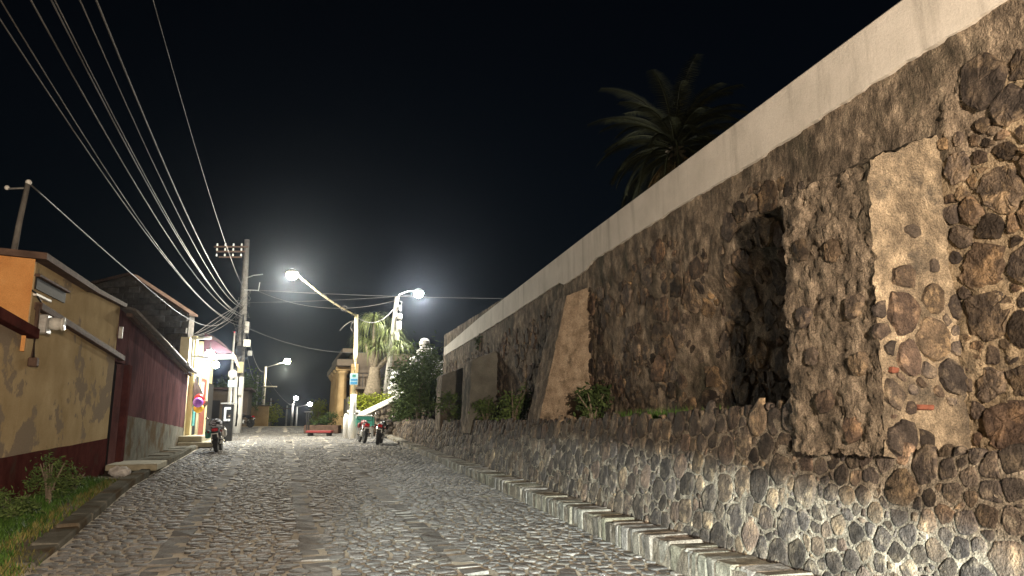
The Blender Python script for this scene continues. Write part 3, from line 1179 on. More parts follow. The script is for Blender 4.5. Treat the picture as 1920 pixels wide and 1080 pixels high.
# service mast on the yellow house's roof
sm = thing('service_mast', 'thin steel service mast standing on the roof of the yellow house', 'mast', (-9.02, 12.5, 4.42))
MB().tube([(0, 0, -.02), (.04, 0, .7), (.09, .02, 1.45)], [.055, .05, .045], 8).build('pole', m_pole, sm, smooth=True)
MB().ball((.10, .02, 1.47), .055, 10).build('insulator', m_white_paint, sm, smooth=True)
o = MB().tube([(.08, .02, 1.36), (-.25, 0, 1.34)], .018, 6).build('side_arm', m_steel, sm)
MB().ball((-.27, 0, 1.36), .045, 10).build('insulator', m_white_paint, o, smooth=True)

# ------------------------------------------------------------------ grey block house behind
bh = thing('block_house', 'unlit grey concrete block house rising behind the maroon roof', 'house', (-19.6, 33.5, 0), rad(-12))
MB().prism([(-3.2, .2), (4.7, .2), (4.7, 6.35), (1.3, 8.35), (-.6, 8.0), (-3.2, 7.4)], (.12, .5)).build('gable_wall', m_block, bh)
bm_ = [MB().cbox((0, 0, 0), (.575, .16, .275), .012).build('block', m_block, bh)]
first = True
for r_ in range(15):
    z = 4.15 + r_ * .29
    for c in range(18):
        x = -3.0 + c * .59 + (r_ % 2) * .295
        topz = lerp([(-3.2, 7.4), (-.6, 8.0), (1.3, 8.35), (4.7, 6.35)], x)
        if z + .16 > topz or x > 4.4:
            continue
        if first:
            o = bm_[0]
            first = False
        else:
            o = bm_[0].copy()
            col.objects.link(o)
        o.location = (x, .06 + rng.uniform(-.01, .01), z)
MB().prism([(-3.4, 7.38), (-.65, 8.02), (1.3, 8.37), (4.8, 6.30), (4.8, 6.40), (1.3, 8.47), (-.7, 8.12), (-3.4, 7.48)], (-.04, .6)).build('roof', m_roof, bh)
MB().tube([(-2.5, .1, 6.9), (-2.45, .1, 9.0)], .025, 6).build('antenna_pole', m_roof, bh)

# ------------------------------------------------------------------ corner shop with the bright lamp
sh = thing('corner_shop', 'small brightly lit corner shop with cream posts and posters', 'shop', (LX, LY, 0), LROT)
lwall('wall', 11.5, 21, lambda u: lg(u) - .2, lambda u: 5.0, .05, .4, m_cream, sh)
MB().cbox((12.6, -.02, 2.9), (.55, .22, 4.5), .02).build('post', m_cream, sh)
MB().cbox((14.8, -.02, 2.9), (.55, .22, 4.5), .02).build('post', m_cream, sh)
MB().cbox((17.6, -.02, 2.9), (.5, .22, 4.5), .02).build('post', m_cream, sh)
MB().cbox((13.7, -.02, 2.2), (1.5, .10, 2.6), .01).build('doorway', m_dark, sh)
MB().cbox((16.2, -.06, 2.0), (2.1, .08, 3.0), .01).build('poster_board', m_redboard, sh)
MB().cbox((15.6, -.12, 2.9), (.6, .05, .8), .01).build('poster', m_plate, sh)
MB().cbox((12.95, -.15, 1.75), (.6, .05, .9), .01).build('poster', m_teal, sh)
MB().cbox((19.3, -.05, 1.9), (2.4, .10, 3.0), .01).build('shutter', m_dark, sh)
pr = MB()
pr.add([(12.2, -.16, 3.4), (13.4, -.42, 2.7), (12.3, -.16, 2.2)], [(0, 1, 2), (2, 1, 0)]).build('flag', m_roof, sh)
MB().add([(14.6, -.16, 2.9), (15.6, -.42, 2.3), (14.6, -.16, 1.8)], [(0, 1, 2), (2, 1, 0)]).build('flag', m_roof, sh)
# white framed canopy with maroon canvas
cn = thing('shop_canopy', 'white framed canopy with maroon canvas and tan flap above the shop', 'canopy', (LX, LY, 0), LROT)
for a, b in [((12.0, 0, 5.0), (12.0, -.75, 5.05)), ((12.0, 0, 4.25), (12.0, -.7, 4.2)), ((12.0, -.02, 5.05), (12.0, -.02, 3.5)), ((13.6, 0, 4.4), (13.6, -1.5, 4.45)), ((15.2, 0, 4.4), (15.2, -1.5, 4.45)),
             ((13.6, -1.5, 4.45), (15.2, -1.5, 4.45))]:
    MB().tube([a, b], .05, 8).build('frame_tube', m_white_paint, cn, smooth=True)
V, F = [], []
for i in range(9):
    for j in range(5):
        k = j / 4
        V.append((13.5 + i * .24, -.25 - 1.25 * k, 5.42 - .85 * k ** 1.5 + .03 * math.sin(i * 1.7 + k * 3)))
F = [(i * 5 + j, (i + 1) * 5 + j, (i + 1) * 5 + j + 1, i * 5 + j + 1) for i in range(8) for j in range(4)]
Vb = [(v[0], v[1] + .01, v[2] - .02) for v in V]
nV = len(V)
np_build('canvas', V + Vb, F + [tuple(reversed([q + nV for q in f])) for f in F], m_canvas, cn)
MB().add([(13.5, -1.5, 4.57), (15.4, -1.5, 4.57), (15.4, -1.75, 3.9), (13.9, -1.7, 4.0), (13.5, -1.51, 4.57), (15.4, -1.51, 4.57), (15.4, -1.77, 3.9), (13.9, -1.72, 4.0)],
         [(0, 1, 2, 3), (7, 6, 5, 4), (0, 4, 5, 1), (1, 5, 6, 2), (2, 6, 7, 3), (3, 7, 4, 0)]).build('flap', m_tan, cn)
MB().add([(13.48, -.28, 5.40), (13.48, -1.5, 4.56), (13.48, -1.2, 4.5), (13.48, -.28, 4.55)], [(0, 1, 2, 3), (3, 2, 1, 0)]).build('side_panel', m_canvas, cn)
# shop bulbs
for (u, y, z, r, pw_, lb) in [(12.9, -.62, 4.42, .19, 900, 'glaring round bulb under the white canopy frame'), (13.4, -.85, 3.98, .15, 320, 'second smaller bright bulb hanging lower beside the canopy')]:
    b = thing('shop_lamp', lb, 'lamp', LM @ Vector((u, y, z)), group='bright bulbs at the corner shop')
    MB().ball((0, 0, 0), r, 14).build('bulb', m_bulb, b, smooth=True)
    MB().lathe([(.05, r * .9), (.06, r + .08), (.02, r + .12), (.02, r + .32)], n=12).build('socket', m_black, b, smooth=True)
    lamp('POINT', 'shop_lamp_light', (LM @ Vector((u, y - r - .22, z - .05))), pw_, (.93, 1.0, 1.0), .12)
# steps
for k, (w_, h_, y_) in enumerate([(3.2, .42, -.45), (3.8, .20, -.75)]):
    o = MB().cbox((0, 0, 0), (w_, .9 + .5 * k, h_), .02, jit=.01, rng=rng).build('shop_step', m_step)
    p = LM @ Vector((11.6, y_, 0))
    o.location = (p.x, p.y, gz(p.y) + h_ / 2)
    o.rotation_euler = (0, 0, LROT)
    tag(o, ['upper concrete step in front of the corner shop', 'lower wider concrete step in front of the corner shop'][k], 'step')
# inflatable balls hanging in a net
for k, (c, mname, du, dz, lb) in enumerate([((.55, .03, .03), 'red', 0, .16, 'red toy ball in the bunch hanging outside the shop'), ((.30, .10, .55), 'purple', -.30, 0, 'purple toy ball in the bunch hanging outside the shop'),
                                           ((.70, .38, .04), 'orange', .05, -.24, 'orange toy ball at the bottom of the hanging bunch'), ((.60, .06, .05), 'crimson', .38, .05, 'crimson toy ball beside the red one outside the shop')]):
    o = MB().ball((0, 0, 0), .21, 14).build('toy_ball', flat(mname + '_vinyl', c, rough=.25), smooth=True)
    o.location = LM @ Vector((12.2 + du, -.42, 2.28 + dz))
    tag(o, lb, 'ball', 'toy balls hanging outside the shop')

# pole sign near the shop
sp = thing('pole_sign', 'thin pole with a pale hexagonal plate beside the corner shop', 'sign', LM @ Vector((17.0, -1.3, lg(17))))
MB().tube([(0, 0, 0), (0, 0, 2.9)], .03, 8).build('pole', m_steel, sp, smooth=True)
MB().lathe([(.24, -.02), (.24, .02)], c=(0, -.03, 3.2), n=6, rot=Matrix.Rotation(rad(90), 3, 'X') @ Matrix.Rotation(rad(30), 3, 'Z')).build('plate', m_concrete, sp)
MB().cbox((0, -.03, 2.72), (.38, .04, .34), .01).build('plate', m_bluepale, sp)
cb = thing('letter_board', 'dark board showing a white letter C near the thin pole', 'sign', LM @ Vector((15.2, -1.35, lg(15.2))), rad(-15))
MB().cbox((0, 0, .85), (.62, .05, 1.7), .01).build('board', m_black, cb)
MB().box((0, -.034, 1.52), (.34, .014, .10)).box((-.12, -.034, 1.25), (.10, .014, .46)).box((0, -.034, .98), (.34, .014, .10)).build('letter', m_plate, cb)
MB().cbox((0, 0, 1.75), (.78, .12, .06), .01).build('top_rail', m_steel, cb)

# ------------------------------------------------------------------ utility poles, street lamps, cables
rng = random.Random(71)


def street_lamp_head(parent, base, tip, lens_mat, power, color, light_drop=.40):
    """bracket lamp head: hood and bowl lens at tip"""
    tip = Vector(tip)
    hd = MB().lathe([(.06, .20), (.17, .15), (.29, .05), (.31, 0), (.29, -.01)], c=tip, n=18).build('lamp_head', m_steel, parent, smooth=True)
    MB().ball(tip + Vector((0, 0, -.08)), .285, 16, (1, 1, .9)).build('lens', lens_mat, hd, smooth=True)
    W = parent.matrix_basis @ tip
    lamp('POINT', 'street_lamp_light', (W.x, W.y, W.z - light_drop), power, color, .16)


# left concrete utility pole with cross-arms and a tangle of boxes
PL = Vector((-16.3, 42.7, gz(42.7)))
up = thing('utility_pole', 'tall concrete utility pole with cross-arms and boxes beside the shop', 'utility pole', PL)
MB().tube([(0, 0, 0), (-.05, 0, 6), (-.12, 0, 11.75)], [.30, .24, .15], 10).build('pole', m_pole, up, smooth=True)
MB().tube([(0, 0, -.02), (-.02, 0, 3.3)], [.315, .285], 12).build('painted_base', m_white_paint, up, smooth=True)
for k, z in enumerate((11.25, 10.95, 10.6)):
    o = MB().cbox((-1.0, -.2, z), (2.1 - k * .35, .09, .10), .01).build('cross_arm', m_roof, up)
    for q in range(4):
        MB().lathe([(.03, 0), (.06, .04), (.035, .09), (.055, .12), (.02, .16)], c=(-1.85 + q * .5, -.2, z + .05), n=10).build('insulator', m_plate, o, smooth=True)
MB().tube([(0, -.2, 8.55), (.9, -.3, 8.5), (.95, -.3, 9.0)], .03, 6).build('bracket', m_steel, up)
MB().tube([(-.08, 0, 9.3), (.5, -.2, 9.45), (1.1, -.3, 9.5)], .03, 6).build('bracket', m_steel, up)
for (x, y, z, a, b, c, mt) in [(.42, -.3, 5.35, .36, .24, .42, m_white_paint), (.62, -.25, 4.75, .22, .2, .3, m_steel), (-.25, -.35, 5.6, .3, .22, .4, m_black), (.05, -.4, 4.9, .35, .25, .55, m_black),
                              (.15, -.35, 3.9, .30, .2, .65, m_cream), (.22, -.32, 2.5, .22, .16, .5, m_white_paint), (.35, -.3, 6.3, .22, .2, .7, m_concrete)]:
    MB().cbox((x, y, z - gz(42.7) + .7), (a, b, c), .02).build('junction_box', mt, up)
for k in range(16):
    a = rng.uniform(0, 6.28)
    pts = []
    z0 = rng.uniform(4.2, 8.0)
    for q in range(10):
        pts.append((.28 * math.cos(a + q * .7) * rng.uniform(.8, 2.0), -.25 + .3 * math.sin(a + q * .7), z0 + rng.uniform(-.3, .3) + q * .06))
    MB().tube(pts, .016, 5).build('cable_coil', m_wire if k % 2 else m_black, up, smooth=True)
for k in range(7):
    pts = [(.1 + .05 * rng.uniform(-1, 1) + .03 * math.sin(q), -.30, .4 + q * .55) for q in range(13)]
    MB().tube(pts, .018, 5).build('riser_cable', m_black, up, smooth=True)
tp = thing('steel_post', 'slim pale steel post standing just left of the concrete utility pole', 'post', (-16.15, 41.0, gz(41)))
MB().tube([(0, 0, 0), (.02, 0, 2.9), (.02, 0, 5.8)], [.11, .10, .055], 10).build('post', m_concrete, tp, smooth=True)
MB().ball((.02, 0, 5.8), .06, 8).build('cap', m_redlens, tp, smooth=True)

# white street pole with the long arm and lamp over the street
PW = Vector((-8.04, 36.4, gz(36.4)))
wp = thing('street_lamp', 'white painted pole with long wire-wrapped arm and glowing lamp over the street', 'street lamp', PW)
MB().lathe([(.22, 0), (.22, .9), (.20, 1.05), (.16, 1.5), (.145, 2.2)], n=14).build('base', m_white_paint, wp, smooth=True)
MB().tube([(0, 0, 2.15), (.02, 0, 4.2), (-.02, 0, 6.28)], [.12, .10, .085], 10).build('pole', m_cream, wp, smooth=True)
tipA = Vector((-3.05, -1.3, 8.22))
arm = []
for i in range(15):
    k = i / 14
    p = Vector((0, 0, 6.2)).lerp(tipA + Vector((.22, .1, -.06)), k)
    p.z -= .16 * math.sin(PI * k)
    arm.append(p)
MB().tube(arm, .045, 7).build('arm', m_cream, wp, smooth=True)
hel = []
for i in range(110):
    k = i / 109
    j = min(13, int(k * 14))
    p = arm[j].lerp(arm[j + 1], k * 14 - j)
    a = k * 60
    r_ = .075 + .035 * math.sin(k * 37)
    hel.append(p + Vector((.4 * math.cos(a) * r_, math.cos(a) * r_, math.sin(a) * r_)))
MB().tube(hel, .022, 5).build('wrapped_wire', m_wire, wp, smooth=True)
lp = [arm[3] + Vector((.16 * math.cos(q * .8), 0, .13 * math.sin(q * .8) + .05)) for q in range(9)]
MB().tube(lp, .03, 5).build('wire_loop', m_wire, wp, smooth=True)
MB().tube([(0, 0, 6.0), (-.35, 0, 5.9), (-.6, 0, 5.72), (-.85, 0, 5.45)], .018, 5).build('loose_wire', m_wire, wp, smooth=True)
MB().tube([(0, 0, 6.0), (-.22, 0, 5.85), (-.3, 0, 5.6), (-.12, 0, 5.3)], .018, 5).build('loose_wire', m_wire, wp, smooth=True)
street_lamp_head(wp, None, tipA, m_lamp_warm, 9500, (1.0, .92, .74))
sg = MB().cbox((.02, -.16, 2.95), (.40, .02, .58), .004).build('sign_plate', m_bluepale, wp)
tag(sg, 'pale blue and white sign plate on the pole')
MB().box((.02, -.174, 2.92), (.34, .006, .10)).box((.02, -.174, 2.76), (.34, .006, .12)).build('printed_band', m_blue, sg)
MB().box((.02, -.174, 3.12), (.16, .006, .12)).build('printed_emblem', m_green_box, sg)
o = tag(MB().lathe([(.13, 0), (.13, 1.0), (.06, 1.22)], n=12).build('bollard', m_white_paint, smooth=True), 'short white bollard touching the foot of the white lamp pole', 'bollard')
o.location = (PW.x - .40, PW.y + .25, PW.z)

# raised terrace and the right-hand pole standing on it
TZ = 2.85
mb = MB()
mb.add([(x, y, z) for z in (.3, TZ) for x, y in [(-8.9, 39.4), (-2.0, 39.4), (6, 39.4), (6, 70), (-12, 70), (-11.0, 47)]],
       [(5, 4, 3, 2, 1, 0), (6, 7, 8, 9, 10, 11)] + [(i, (i + 1) % 6, 6 + (i + 1) % 6, 6 + i) for i in range(6)])
tag(mb.build('terrace', m_cement), kind='structure')
PB = Vector((-7.0, 40.0, TZ))
rp_ = thing('street_lamp', 'grey leaning utility pole on the terrace with a lamp on its short arm', 'street lamp', PB)
MB().tube([(-.05, 0, 0), (.2, 0, 3), (.42, 0, 5.6)], [.17, .14, .11], 10).build('pole', m_concrete, rp_, smooth=True)
MB().tube([(.42, 0, 5.45), (.55, 0, 5.75), (1.0, 0, 5.93), (1.62, 0, 5.98)], .035, 7).build('arm', m_steel, rp_, smooth=True)
street_lamp_head(rp_, None, (1.66, -.1, 5.88), m_lamp_white, 7000, (1.0, .96, .86))
for (x, z, a, c) in [(.62, 4.45, .24, .30), (.58, 3.95, .26, .48), (.5, 3.4, .20, .62), (.62, 4.95, .12, .3)]:
    MB().cbox((x, -.08, z), (a, .2, c), .03).build('junction_box', m_concrete, rp_)
MB().tube([(.45, -.05, 5.4), (.72, -.05, 5.3), (.66, -.05, 4.9), (.58, -.05, 4.6)], .02, 5).build('riser_cable', m_wire, rp_, smooth=True)


def cable(name, pts, r, label, group=None, mat=None, n=36):
    """smooth cable through the given points"""
    pts = [Vector(p) for p in pts]
    out = []
    m = len(pts)
    for i in range(m - 1):
        p0, p1, p2, p3 = pts[max(i - 1, 0)], pts[i], pts[i + 1], pts[min(i + 2, m - 1)]
        for q in range(n // (m - 1)):
            t = q / (n // (m - 1))
            out.append(.5 * ((2 * p1) + (p2 - p0) * t + (2 * p0 - 5 * p1 + 4 * p2 - p3) * t * t + (3 * p1 - p0 - 3 * p2 + p3) * t ** 3))
    out.append(pts[-1])
    o = MB().tube(out, r * .8, 6).build(name, mat or m_wire, smooth=True)
    return tag(o, label, 'cable', group)


def sag(a, b, s_, n=9):
    a, b = Vector(a), Vector(b)
    return [a.lerp(b, i / (n - 1)) - Vector((0, 0, s_ * 4 * (i / (n - 1)) * (1 - i / (n - 1)))) for i in range(n)]


P0 = Vector((-16.35, 42.5, 0))
G1 = 'cables running from the utility pole towards the viewer'
spans = [  # start at the pole (dx, z), end beyond the viewer (x, y, z), sag, radius, label
    ((-.1, 7.10), (-4.1, -3, 9.2), 1.60, .016, 'lowest dim cable curving to the upper left corner'),
    ((-.05, 7.70), (-3.1, -3, 8.7), 1.62, .018, 'left one of the two brightest cables in the bundle above the shop'),
    ((.0, 7.80), (-2.9, -3, 8.9), 1.58, .018, 'right one of the two brightest cables in the bundle above the shop'),
    ((.05, 7.60), (-2.75, -3, 8.6), 1.40, .014, 'thinner cable at the right edge of the bundle above the shop'),
    ((-.2, 7.35), (-3.5, -3, 8.8), 1.75, .014, 'thin cable sagging lowest at the left edge of the bundle'),
    ((.0, 8.30), (-2.1, -3, 8.6), 1.35, .022, 'brightest thick cable to the right of the bundle'),
    ((-.05, 8.2), (-2.35, -3, 8.7), 1.5, .014, 'thin cable just left of the brightest one'),
    ((.05, 9.30), (-1.55, -3, 9.3), .90, .012, 'topmost single cable hanging apart to the right'),
]
for (dx, z), e, sg_, r, lb in spans:
    cable('overhead_cable', sag(P0 + Vector((dx, 0, z)), e, sg_, 13), r, lb, G1, mat=m_wire if r > .013 else m_wire_dark, n=60)
# service drop from the roof mast to the pole
cable('service_drop', [(-8.92, 12.52, 5.88), (-11.2, 20, 5.9), (-13.4, 28.5, 5.75), (-14.5, 34, 6.0), (-15.4, 38.5, 7.1), (-16.3, 42.4, 8.9)], .02,
      'thin service cable drooping from the roof mast to the utility pole', mat=m_wire)
cable('service_drop', [(-16.2, 42.4, 8.4), (-15.7, 39, 7.5), (-15.2, 36, 6.6), (-15.0, 33.5, 5.6), (-14.9, 32.2, 5.2)], .018, 'cable dropping from the utility pole to the shop canopy')
for k, (a, b, s_) in enumerate([((-16.3, 42.4, 8.8), (-14.6, 32.2, 5.3), .5), ((-16.2, 42.4, 8.2), (-14.9, 33.2, 5.4), .35), ((-16.4, 42.4, 8.6), (-15.4, 34.5, 5.7), .2)]):
    cable('service_drop', sag(a, b, s_), .017, ['longest slack cable slanting from the pole to the canopy edge', 'middle cable slanting from the pole to the canopy top', 'short taut cable slanting from the pole to the shop roof'][k], 'short service cables above the shop')
# cables across the street
across = [((-16.2, 42.6, 9.35), (8.0, 47, 9.6), .25, 'uppermost nearly level cable crossing behind the lamp arm'),
          ((-15.6, 42.5, 9.3), (-6.62, 40, 8.25), .75, 'sagging cable crossing the street to the terrace pole'),
          ((-16.1, 42.6, 8.55), (-5.6, 44, 9.3), .10, 'taut cable crossing the street, rising to the right'),
          ((-8.0, 36.4, 6.75), (-6.65, 40, 7.9), .55, 'short drooping cable between the white pole and the terrace pole'),
          ((-16.0, 42.6, 7.0), (-8.6, 47, 6.0), .6, 'faint low cable crossing the street below the others')]
for a, b, s_, lb in across:
    cable('cross_cable', sag(a, b, s_), .018 if s_ > .2 else .014, lb, 'cables crossing the street', mat=m_wire if s_ > .2 else m_wire_dark)

# far street beyond the crest
for (x, y, zt, lx, ly, lz, pw_, r_, lb, mt, c) in [(-26.0, 75, 7.0, -23.7, 75, 7.55, 2600, .30, 'distant yellowish street lamp on a double pole at the crest', m_lamp_warm, (1, .9, .62)),
                                                (-34.2, 112, 3.9, -33.7, 112, 4.75, 500, .30, 'tiny white street lamp far down the street, left of two', m_lamp_white, (1, .97, .92)),
                                                (-36.5, 122, 3.6, -34.3, 122, 4.05, 500, .30, 'tiny white street lamp far down the street, right of two', m_lamp_white, (1, .97, .92))]:
    g0 = gz(y)
    f_ = thing('street_lamp', lb, 'street lamp', (x, y, g0), group='street lamps beyond the crest')
    MB().tube([(0, 0, 0), (.05, 0, zt - g0)], [.2, .13], 8).build('pole', m_concrete, f_, smooth=True)
    if y < 80:
        MB().tube([(-.75, 0, 0), (-.7, 0, zt - g0 - .9)], [.16, .12], 8).build('pole', m_concrete, f_, smooth=True)
        MB().cbox((.6, -.1, 4.9 - g0), (1.6, .12, .12), .02).build('cross_arm', m_concrete, f_)
    MB().tube([(.05, 0, zt - g0 - .1), (lx - x - .1, 0, lz - g0)], .03, 6).build('arm', m_steel, f_, smooth=True)
    MB().ball((lx - x, 0, lz - g0), r_ * (1.15 if y < 80 else 1.25), 12, (1, 1, .8)).build('lens', mt, f_, smooth=True)
    lamp('POINT', 'street_lamp_light', (lx, y, lz - .75), pw_, c, .2)
for (x, y, h, lb) in [(-33.6, 100, 4.4, 'thin distant utility pole left of the far white lamps'), (-31.3, 100, 3.4, 'short faint distant pole between the far lamps')]:
    q = thing('distant_pole', lb, 'utility pole', (x, y, gz(y)), group='poles beyond the crest')
    MB().tube([(0, 0, 0), (.03, 0, h - gz(y))], [.16, .11], 8).build('pole', m_concrete, q, smooth=True)
    MB().cbox((0, -.1, h - gz(y) - .4), (1.1, .08, .1), .01).build('cross_arm', m_roof, q)
for k, (a, b, s_) in enumerate([((-16.2, 42.7, 6.6), (-26.6, 75, 5.6), 1.1), ((-16.2, 42.7, 7.4), (-26, 75, 6.5), 1.0), ((-26, 75, 6.2), (-34.2, 112, 3.6), .5)]):
    cable('far_cable', sag(a, b, s_), .022, ['lower thin cable running away to the double pole at the crest', 'upper thin cable running away to the double pole at the crest', 'faint cable from the double pole to the far white lamps'][k], 'cables running away along the street', mat=m_wire_dark)


# ------------------------------------------------------------------ foliage
def leaf_mass(mb, pts, size, rng, asp=.42, droop=.2, dirf=None):
    """folded two-face leaves at the given points"""
    for p in pts:
        p = Vector(p)
        d = Vector((rng.gauss(0, 1), rng.gauss(0, 1), rng.gauss(0, .7) + .1)) if dirf is None else dirf(p)
        d.z -= droop
        if d.length < 1e-3:
            continue
        d.normalize()
        L = size * rng.uniform(.6, 1.3)
        s_ = d.cross(Vector((rng.gauss(0, 1), rng.gauss(0, 1), rng.gauss(0, 1)))).normalized() * L * asp * .5
        nn = d.cross(s_).normalized() * L * .12
        a, b = p, p + d * L
        mid = p + d * L * .45
        mb.add([a, mid + s_ + nn, b, mid - s_ + nn], [(0, 1, 2), (0, 2, 3)])


def clump_points(c, rx, ry, rz, n, rng, clumps=14):
    cs = []
    for _ in range(clumps):
        v = Vector((rng.gauss(0, 1), rng.gauss(0, 1), rng.gauss(0, 1))).normalized() * rng.uniform(.35, 1.0)
        cs.append((Vector((c[0] + v.x * rx, c[1] + v.y * ry, c[2] + v.z * rz)), rng.uniform(.22, .42)))
    out = []
    for _ in range(n):
        q, r_ = rng.choice(cs)
        out.append(q + Vector((rng.gauss(0, rx * r_ * .7), rng.gauss(0, ry * r_ * .7), rng.gauss(0, rz * r_ * .7))))
    return out


def bush(name, label, loc, size, n, leaf, mat, cat='bush', clumps=14, stems=6, asp=.42, group=None, rot=0):
    t = thing(name, label, cat, loc, rot, group)
    mb = MB()
    leaf_mass(mb, clump_points((0, 0, size[2] * .55), size[0], size[1], size[2] * .5, n, rng, clumps), leaf, rng, asp)
    mb.v = [(x, y, max(z, .01)) for x, y, z in mb.v]
    mb.build('crown', mat, t)
    for k in range(stems):
        a, e = rng.uniform(0, 6.28), rng.uniform(.3, .8)
        MB().tube([(0, 0, -.03), (math.cos(a) * size[0] * .3 * e, math.sin(a) * size[1] * .3 * e, size[2] * .4), (math.cos(a) * size[0] * e, math.sin(a) * size[1] * e, size[2] * .85)], [.03, .02, .008], 5).build('stem', m_bark, t)
    return t


def on_ledge(u, w_=1.05):
    p = WM @ Vector((u, -w_, 0))
    return (p.x, p.y, ptop(u) - .03)


bush('oleander_bush', 'large leafy oleander bush spilling over the far end of the low wall', on_ledge(24.5, .9), (1.3, 2.3, 3.2), 6800, .24, m_leaf, 'bush', 30, 12, .22, rot=WROT - PI / 2)
bush('oleander_bush', 'lower dark bush hugging the far end of the low wall', on_ledge(28.5, .8), (.6, 1.6, 1.1), 2000, .18, m_leaf_dark, 'bush', 16, 6, .3, rot=WROT - PI / 2)
bush('ledge_shrub', 'dim leafy shrub in the dark niche beyond the sloping buttress', on_ledge(9.0, 1.0), (.75, .35, 1.0), 900, .12, m_leaf, 'shrub', 10, 5, group='shrubs growing on the ledge')
bush('ledge_shrub', 'small shrub at the foot of the smooth grey buttress', on_ledge(11.5, .92), (.55, .32, .75), 700, .11, m_leaf, 'shrub', 9, 4, group='shrubs growing on the ledge')
bush('ledge_shrub', 'faint shrub in the narrow niche before the last buttress', on_ledge(15.2, .95), (.8, .3, .9), 700, .12, m_leaf, 'shrub', 9, 4, group='shrubs growing on the ledge')
bush('ledge_shrub', 'dark glossy shrub on the ledge right of the sloping buttress', on_ledge(3.9, 1.02), (.42, .30, .62), 800, .11, m_leaf_dark, 'shrub', 9, 4, group='shrubs growing on the ledge')
p = WM @ Vector((14.2, -WW + .05, 3.75))
bush('wall_plant', 'small plant rooted in the wall just under the white band', p, (.28, .22, .65), 260, .14, m_leaf_dark, 'plant', 6, 3)
# grass tuft on the ledge
mb = MB()
for k in range(900):
    u = rng.gauss(1.55, .75)
    b = Vector((u, -rng.uniform(.72, 1.25), ptop(u) - .02))
    a = rng.uniform(0, 6.28)
    h = rng.uniform(.06, .20)
    d = Vector((math.cos(a) * h * .4, math.sin(a) * h * .4, h))
    s_ = Vector((-math.sin(a), math.cos(a), 0)) * .008
    mb.add([b - s_, b + s_, b + d], [(0, 1, 2)])
mb.v = [tuple(WM @ Vector(v)) for v in mb.v]
tag(mb.build('ledge_grass', m_grass), 'low green grass growing along the ledge of the stone wall', 'grass', kind='stuff')

# grass and weeds on the left verge
mb, md = MB(), MB()
for k in range(26000):
    s_ = rng.uniform(4.0, 18.5)
    t0 = left_t(s_) + (.55 * max(0, (10 - s_) / 6) if s_ < 10 else -.28)
    t = t0 - abs(rng.gauss(0, .55)) - rng.uniform(0, .7)
    x, y = st(s_, t)
    q = LM.inverted() @ Vector((x, y, 0))
    if q.y > -.03:
        continue
    dens = noise.noise((x * 1.1, y * 1.1, 3))
    if dens < -.25 and rng.random() < .8:
        continue
    edge = (t0 - t)
    h = rng.uniform(.03, .10) + .09 * min(1, edge / .9) * rng.uniform(.2, 1)
    a = rng.uniform(0, 6.28)
    b = Vector((x, y, gz(y) + .015 + .05 * min(1, max(0, left_t(s_) - t) / 1.5)))
    d = Vector((math.cos(a) * h * .7, math.sin(a) * h * .7, h))
    w_ = Vector((-math.sin(a), math.cos(a), 0)) * rng.uniform(.005, .011)
    (md if edge < .35 and rng.random() < .7 else mb).add([b - w_, b + w_, b + d * .6 + w_ * .6, b + d], [(0, 1, 2), (0, 2, 3)])
tag(mb.build('verge_grass', m_grass), 'green grass covering the left verge below the yellow wall', 'grass', kind='stuff')
tag(md.build('dry_verge_grass', m_grass_dry), 'short yellowish grass along the edge of the road', 'grass', kind='stuff')
for (u, y, sx, sy, sz, n_, lb) in [(-6.7, -.42, .42, .30, .80, 800, 'tall leggy weed against the maroon base band'), (-5.0, -.36, .40, .28, .40, 500, 'low spreading weed right of the tallest weed by the wall'),
                                  (-8.6, -.5, .5, .3, .42, 600, 'dark weed clump at the left picture edge by the wall')]:
    p = LM @ Vector((u, y, 0))
    bush('weed', lb, (p.x, p.y, gz(p.y) + .06), (sx, sy, sz), n_, .085, m_leaf, 'weed', 12, 7, .3, group='weeds by the yellow wall', rot=LROT)


def tree(name, label, loc, h, crown, n, leaf, mat, trunk=.12, group=None, cat='tree'):
    t = thing(name, label, cat, loc, 0, group)
    MB().tube([(0, 0, -.1), (.05, .02, h * .3), (.0, .05, h * .62)], [trunk, trunk * .8, trunk * .45], 8).build('trunk', m_bark, t, smooth=True)
    for k in range(6):
        a = k * 1.05 + rng.uniform(-.3, .3)
        MB().tube([(0, 0, h * .4), (math.cos(a) * crown[0] * .4, math.sin(a) * crown[1] * .4, h * .62), (math.cos(a) * crown[0] * .8, math.sin(a) * crown[1] * .8, h * .78)], [trunk * .45, trunk * .25, .01], 5).build('limb', m_bark, t)
    mb = MB()
    leaf_mass(mb, clump_points((0, 0, h - crown[2]), crown[0], crown[1], crown[2], n, rng, 22), leaf, rng, .5)
    mb.build('crown', mat, t)
    return t


tree('street_tree', 'dim bushy tree behind the utility pole on the left', (-24.3, 64, gz(64)), 4.9, (1.9, 1.6, 1.7), 2600, .30, m_leaf, group='small trees by the street')
tree('street_tree', 'tiny lit tree by the far thin pole at the crest', (-29.5, 88, gz(88)), 3.2, (1.2, 1.2, 1.3), 900, .32, m_leaf_lime, group='small trees by the street')
tree('street_tree', 'small pale green tree left of the ochre columns', (-16.7, 62, gz(62)), 2.2, (.8, .8, .9), 700, .22, m_leaf_lime, group='small trees by the street')

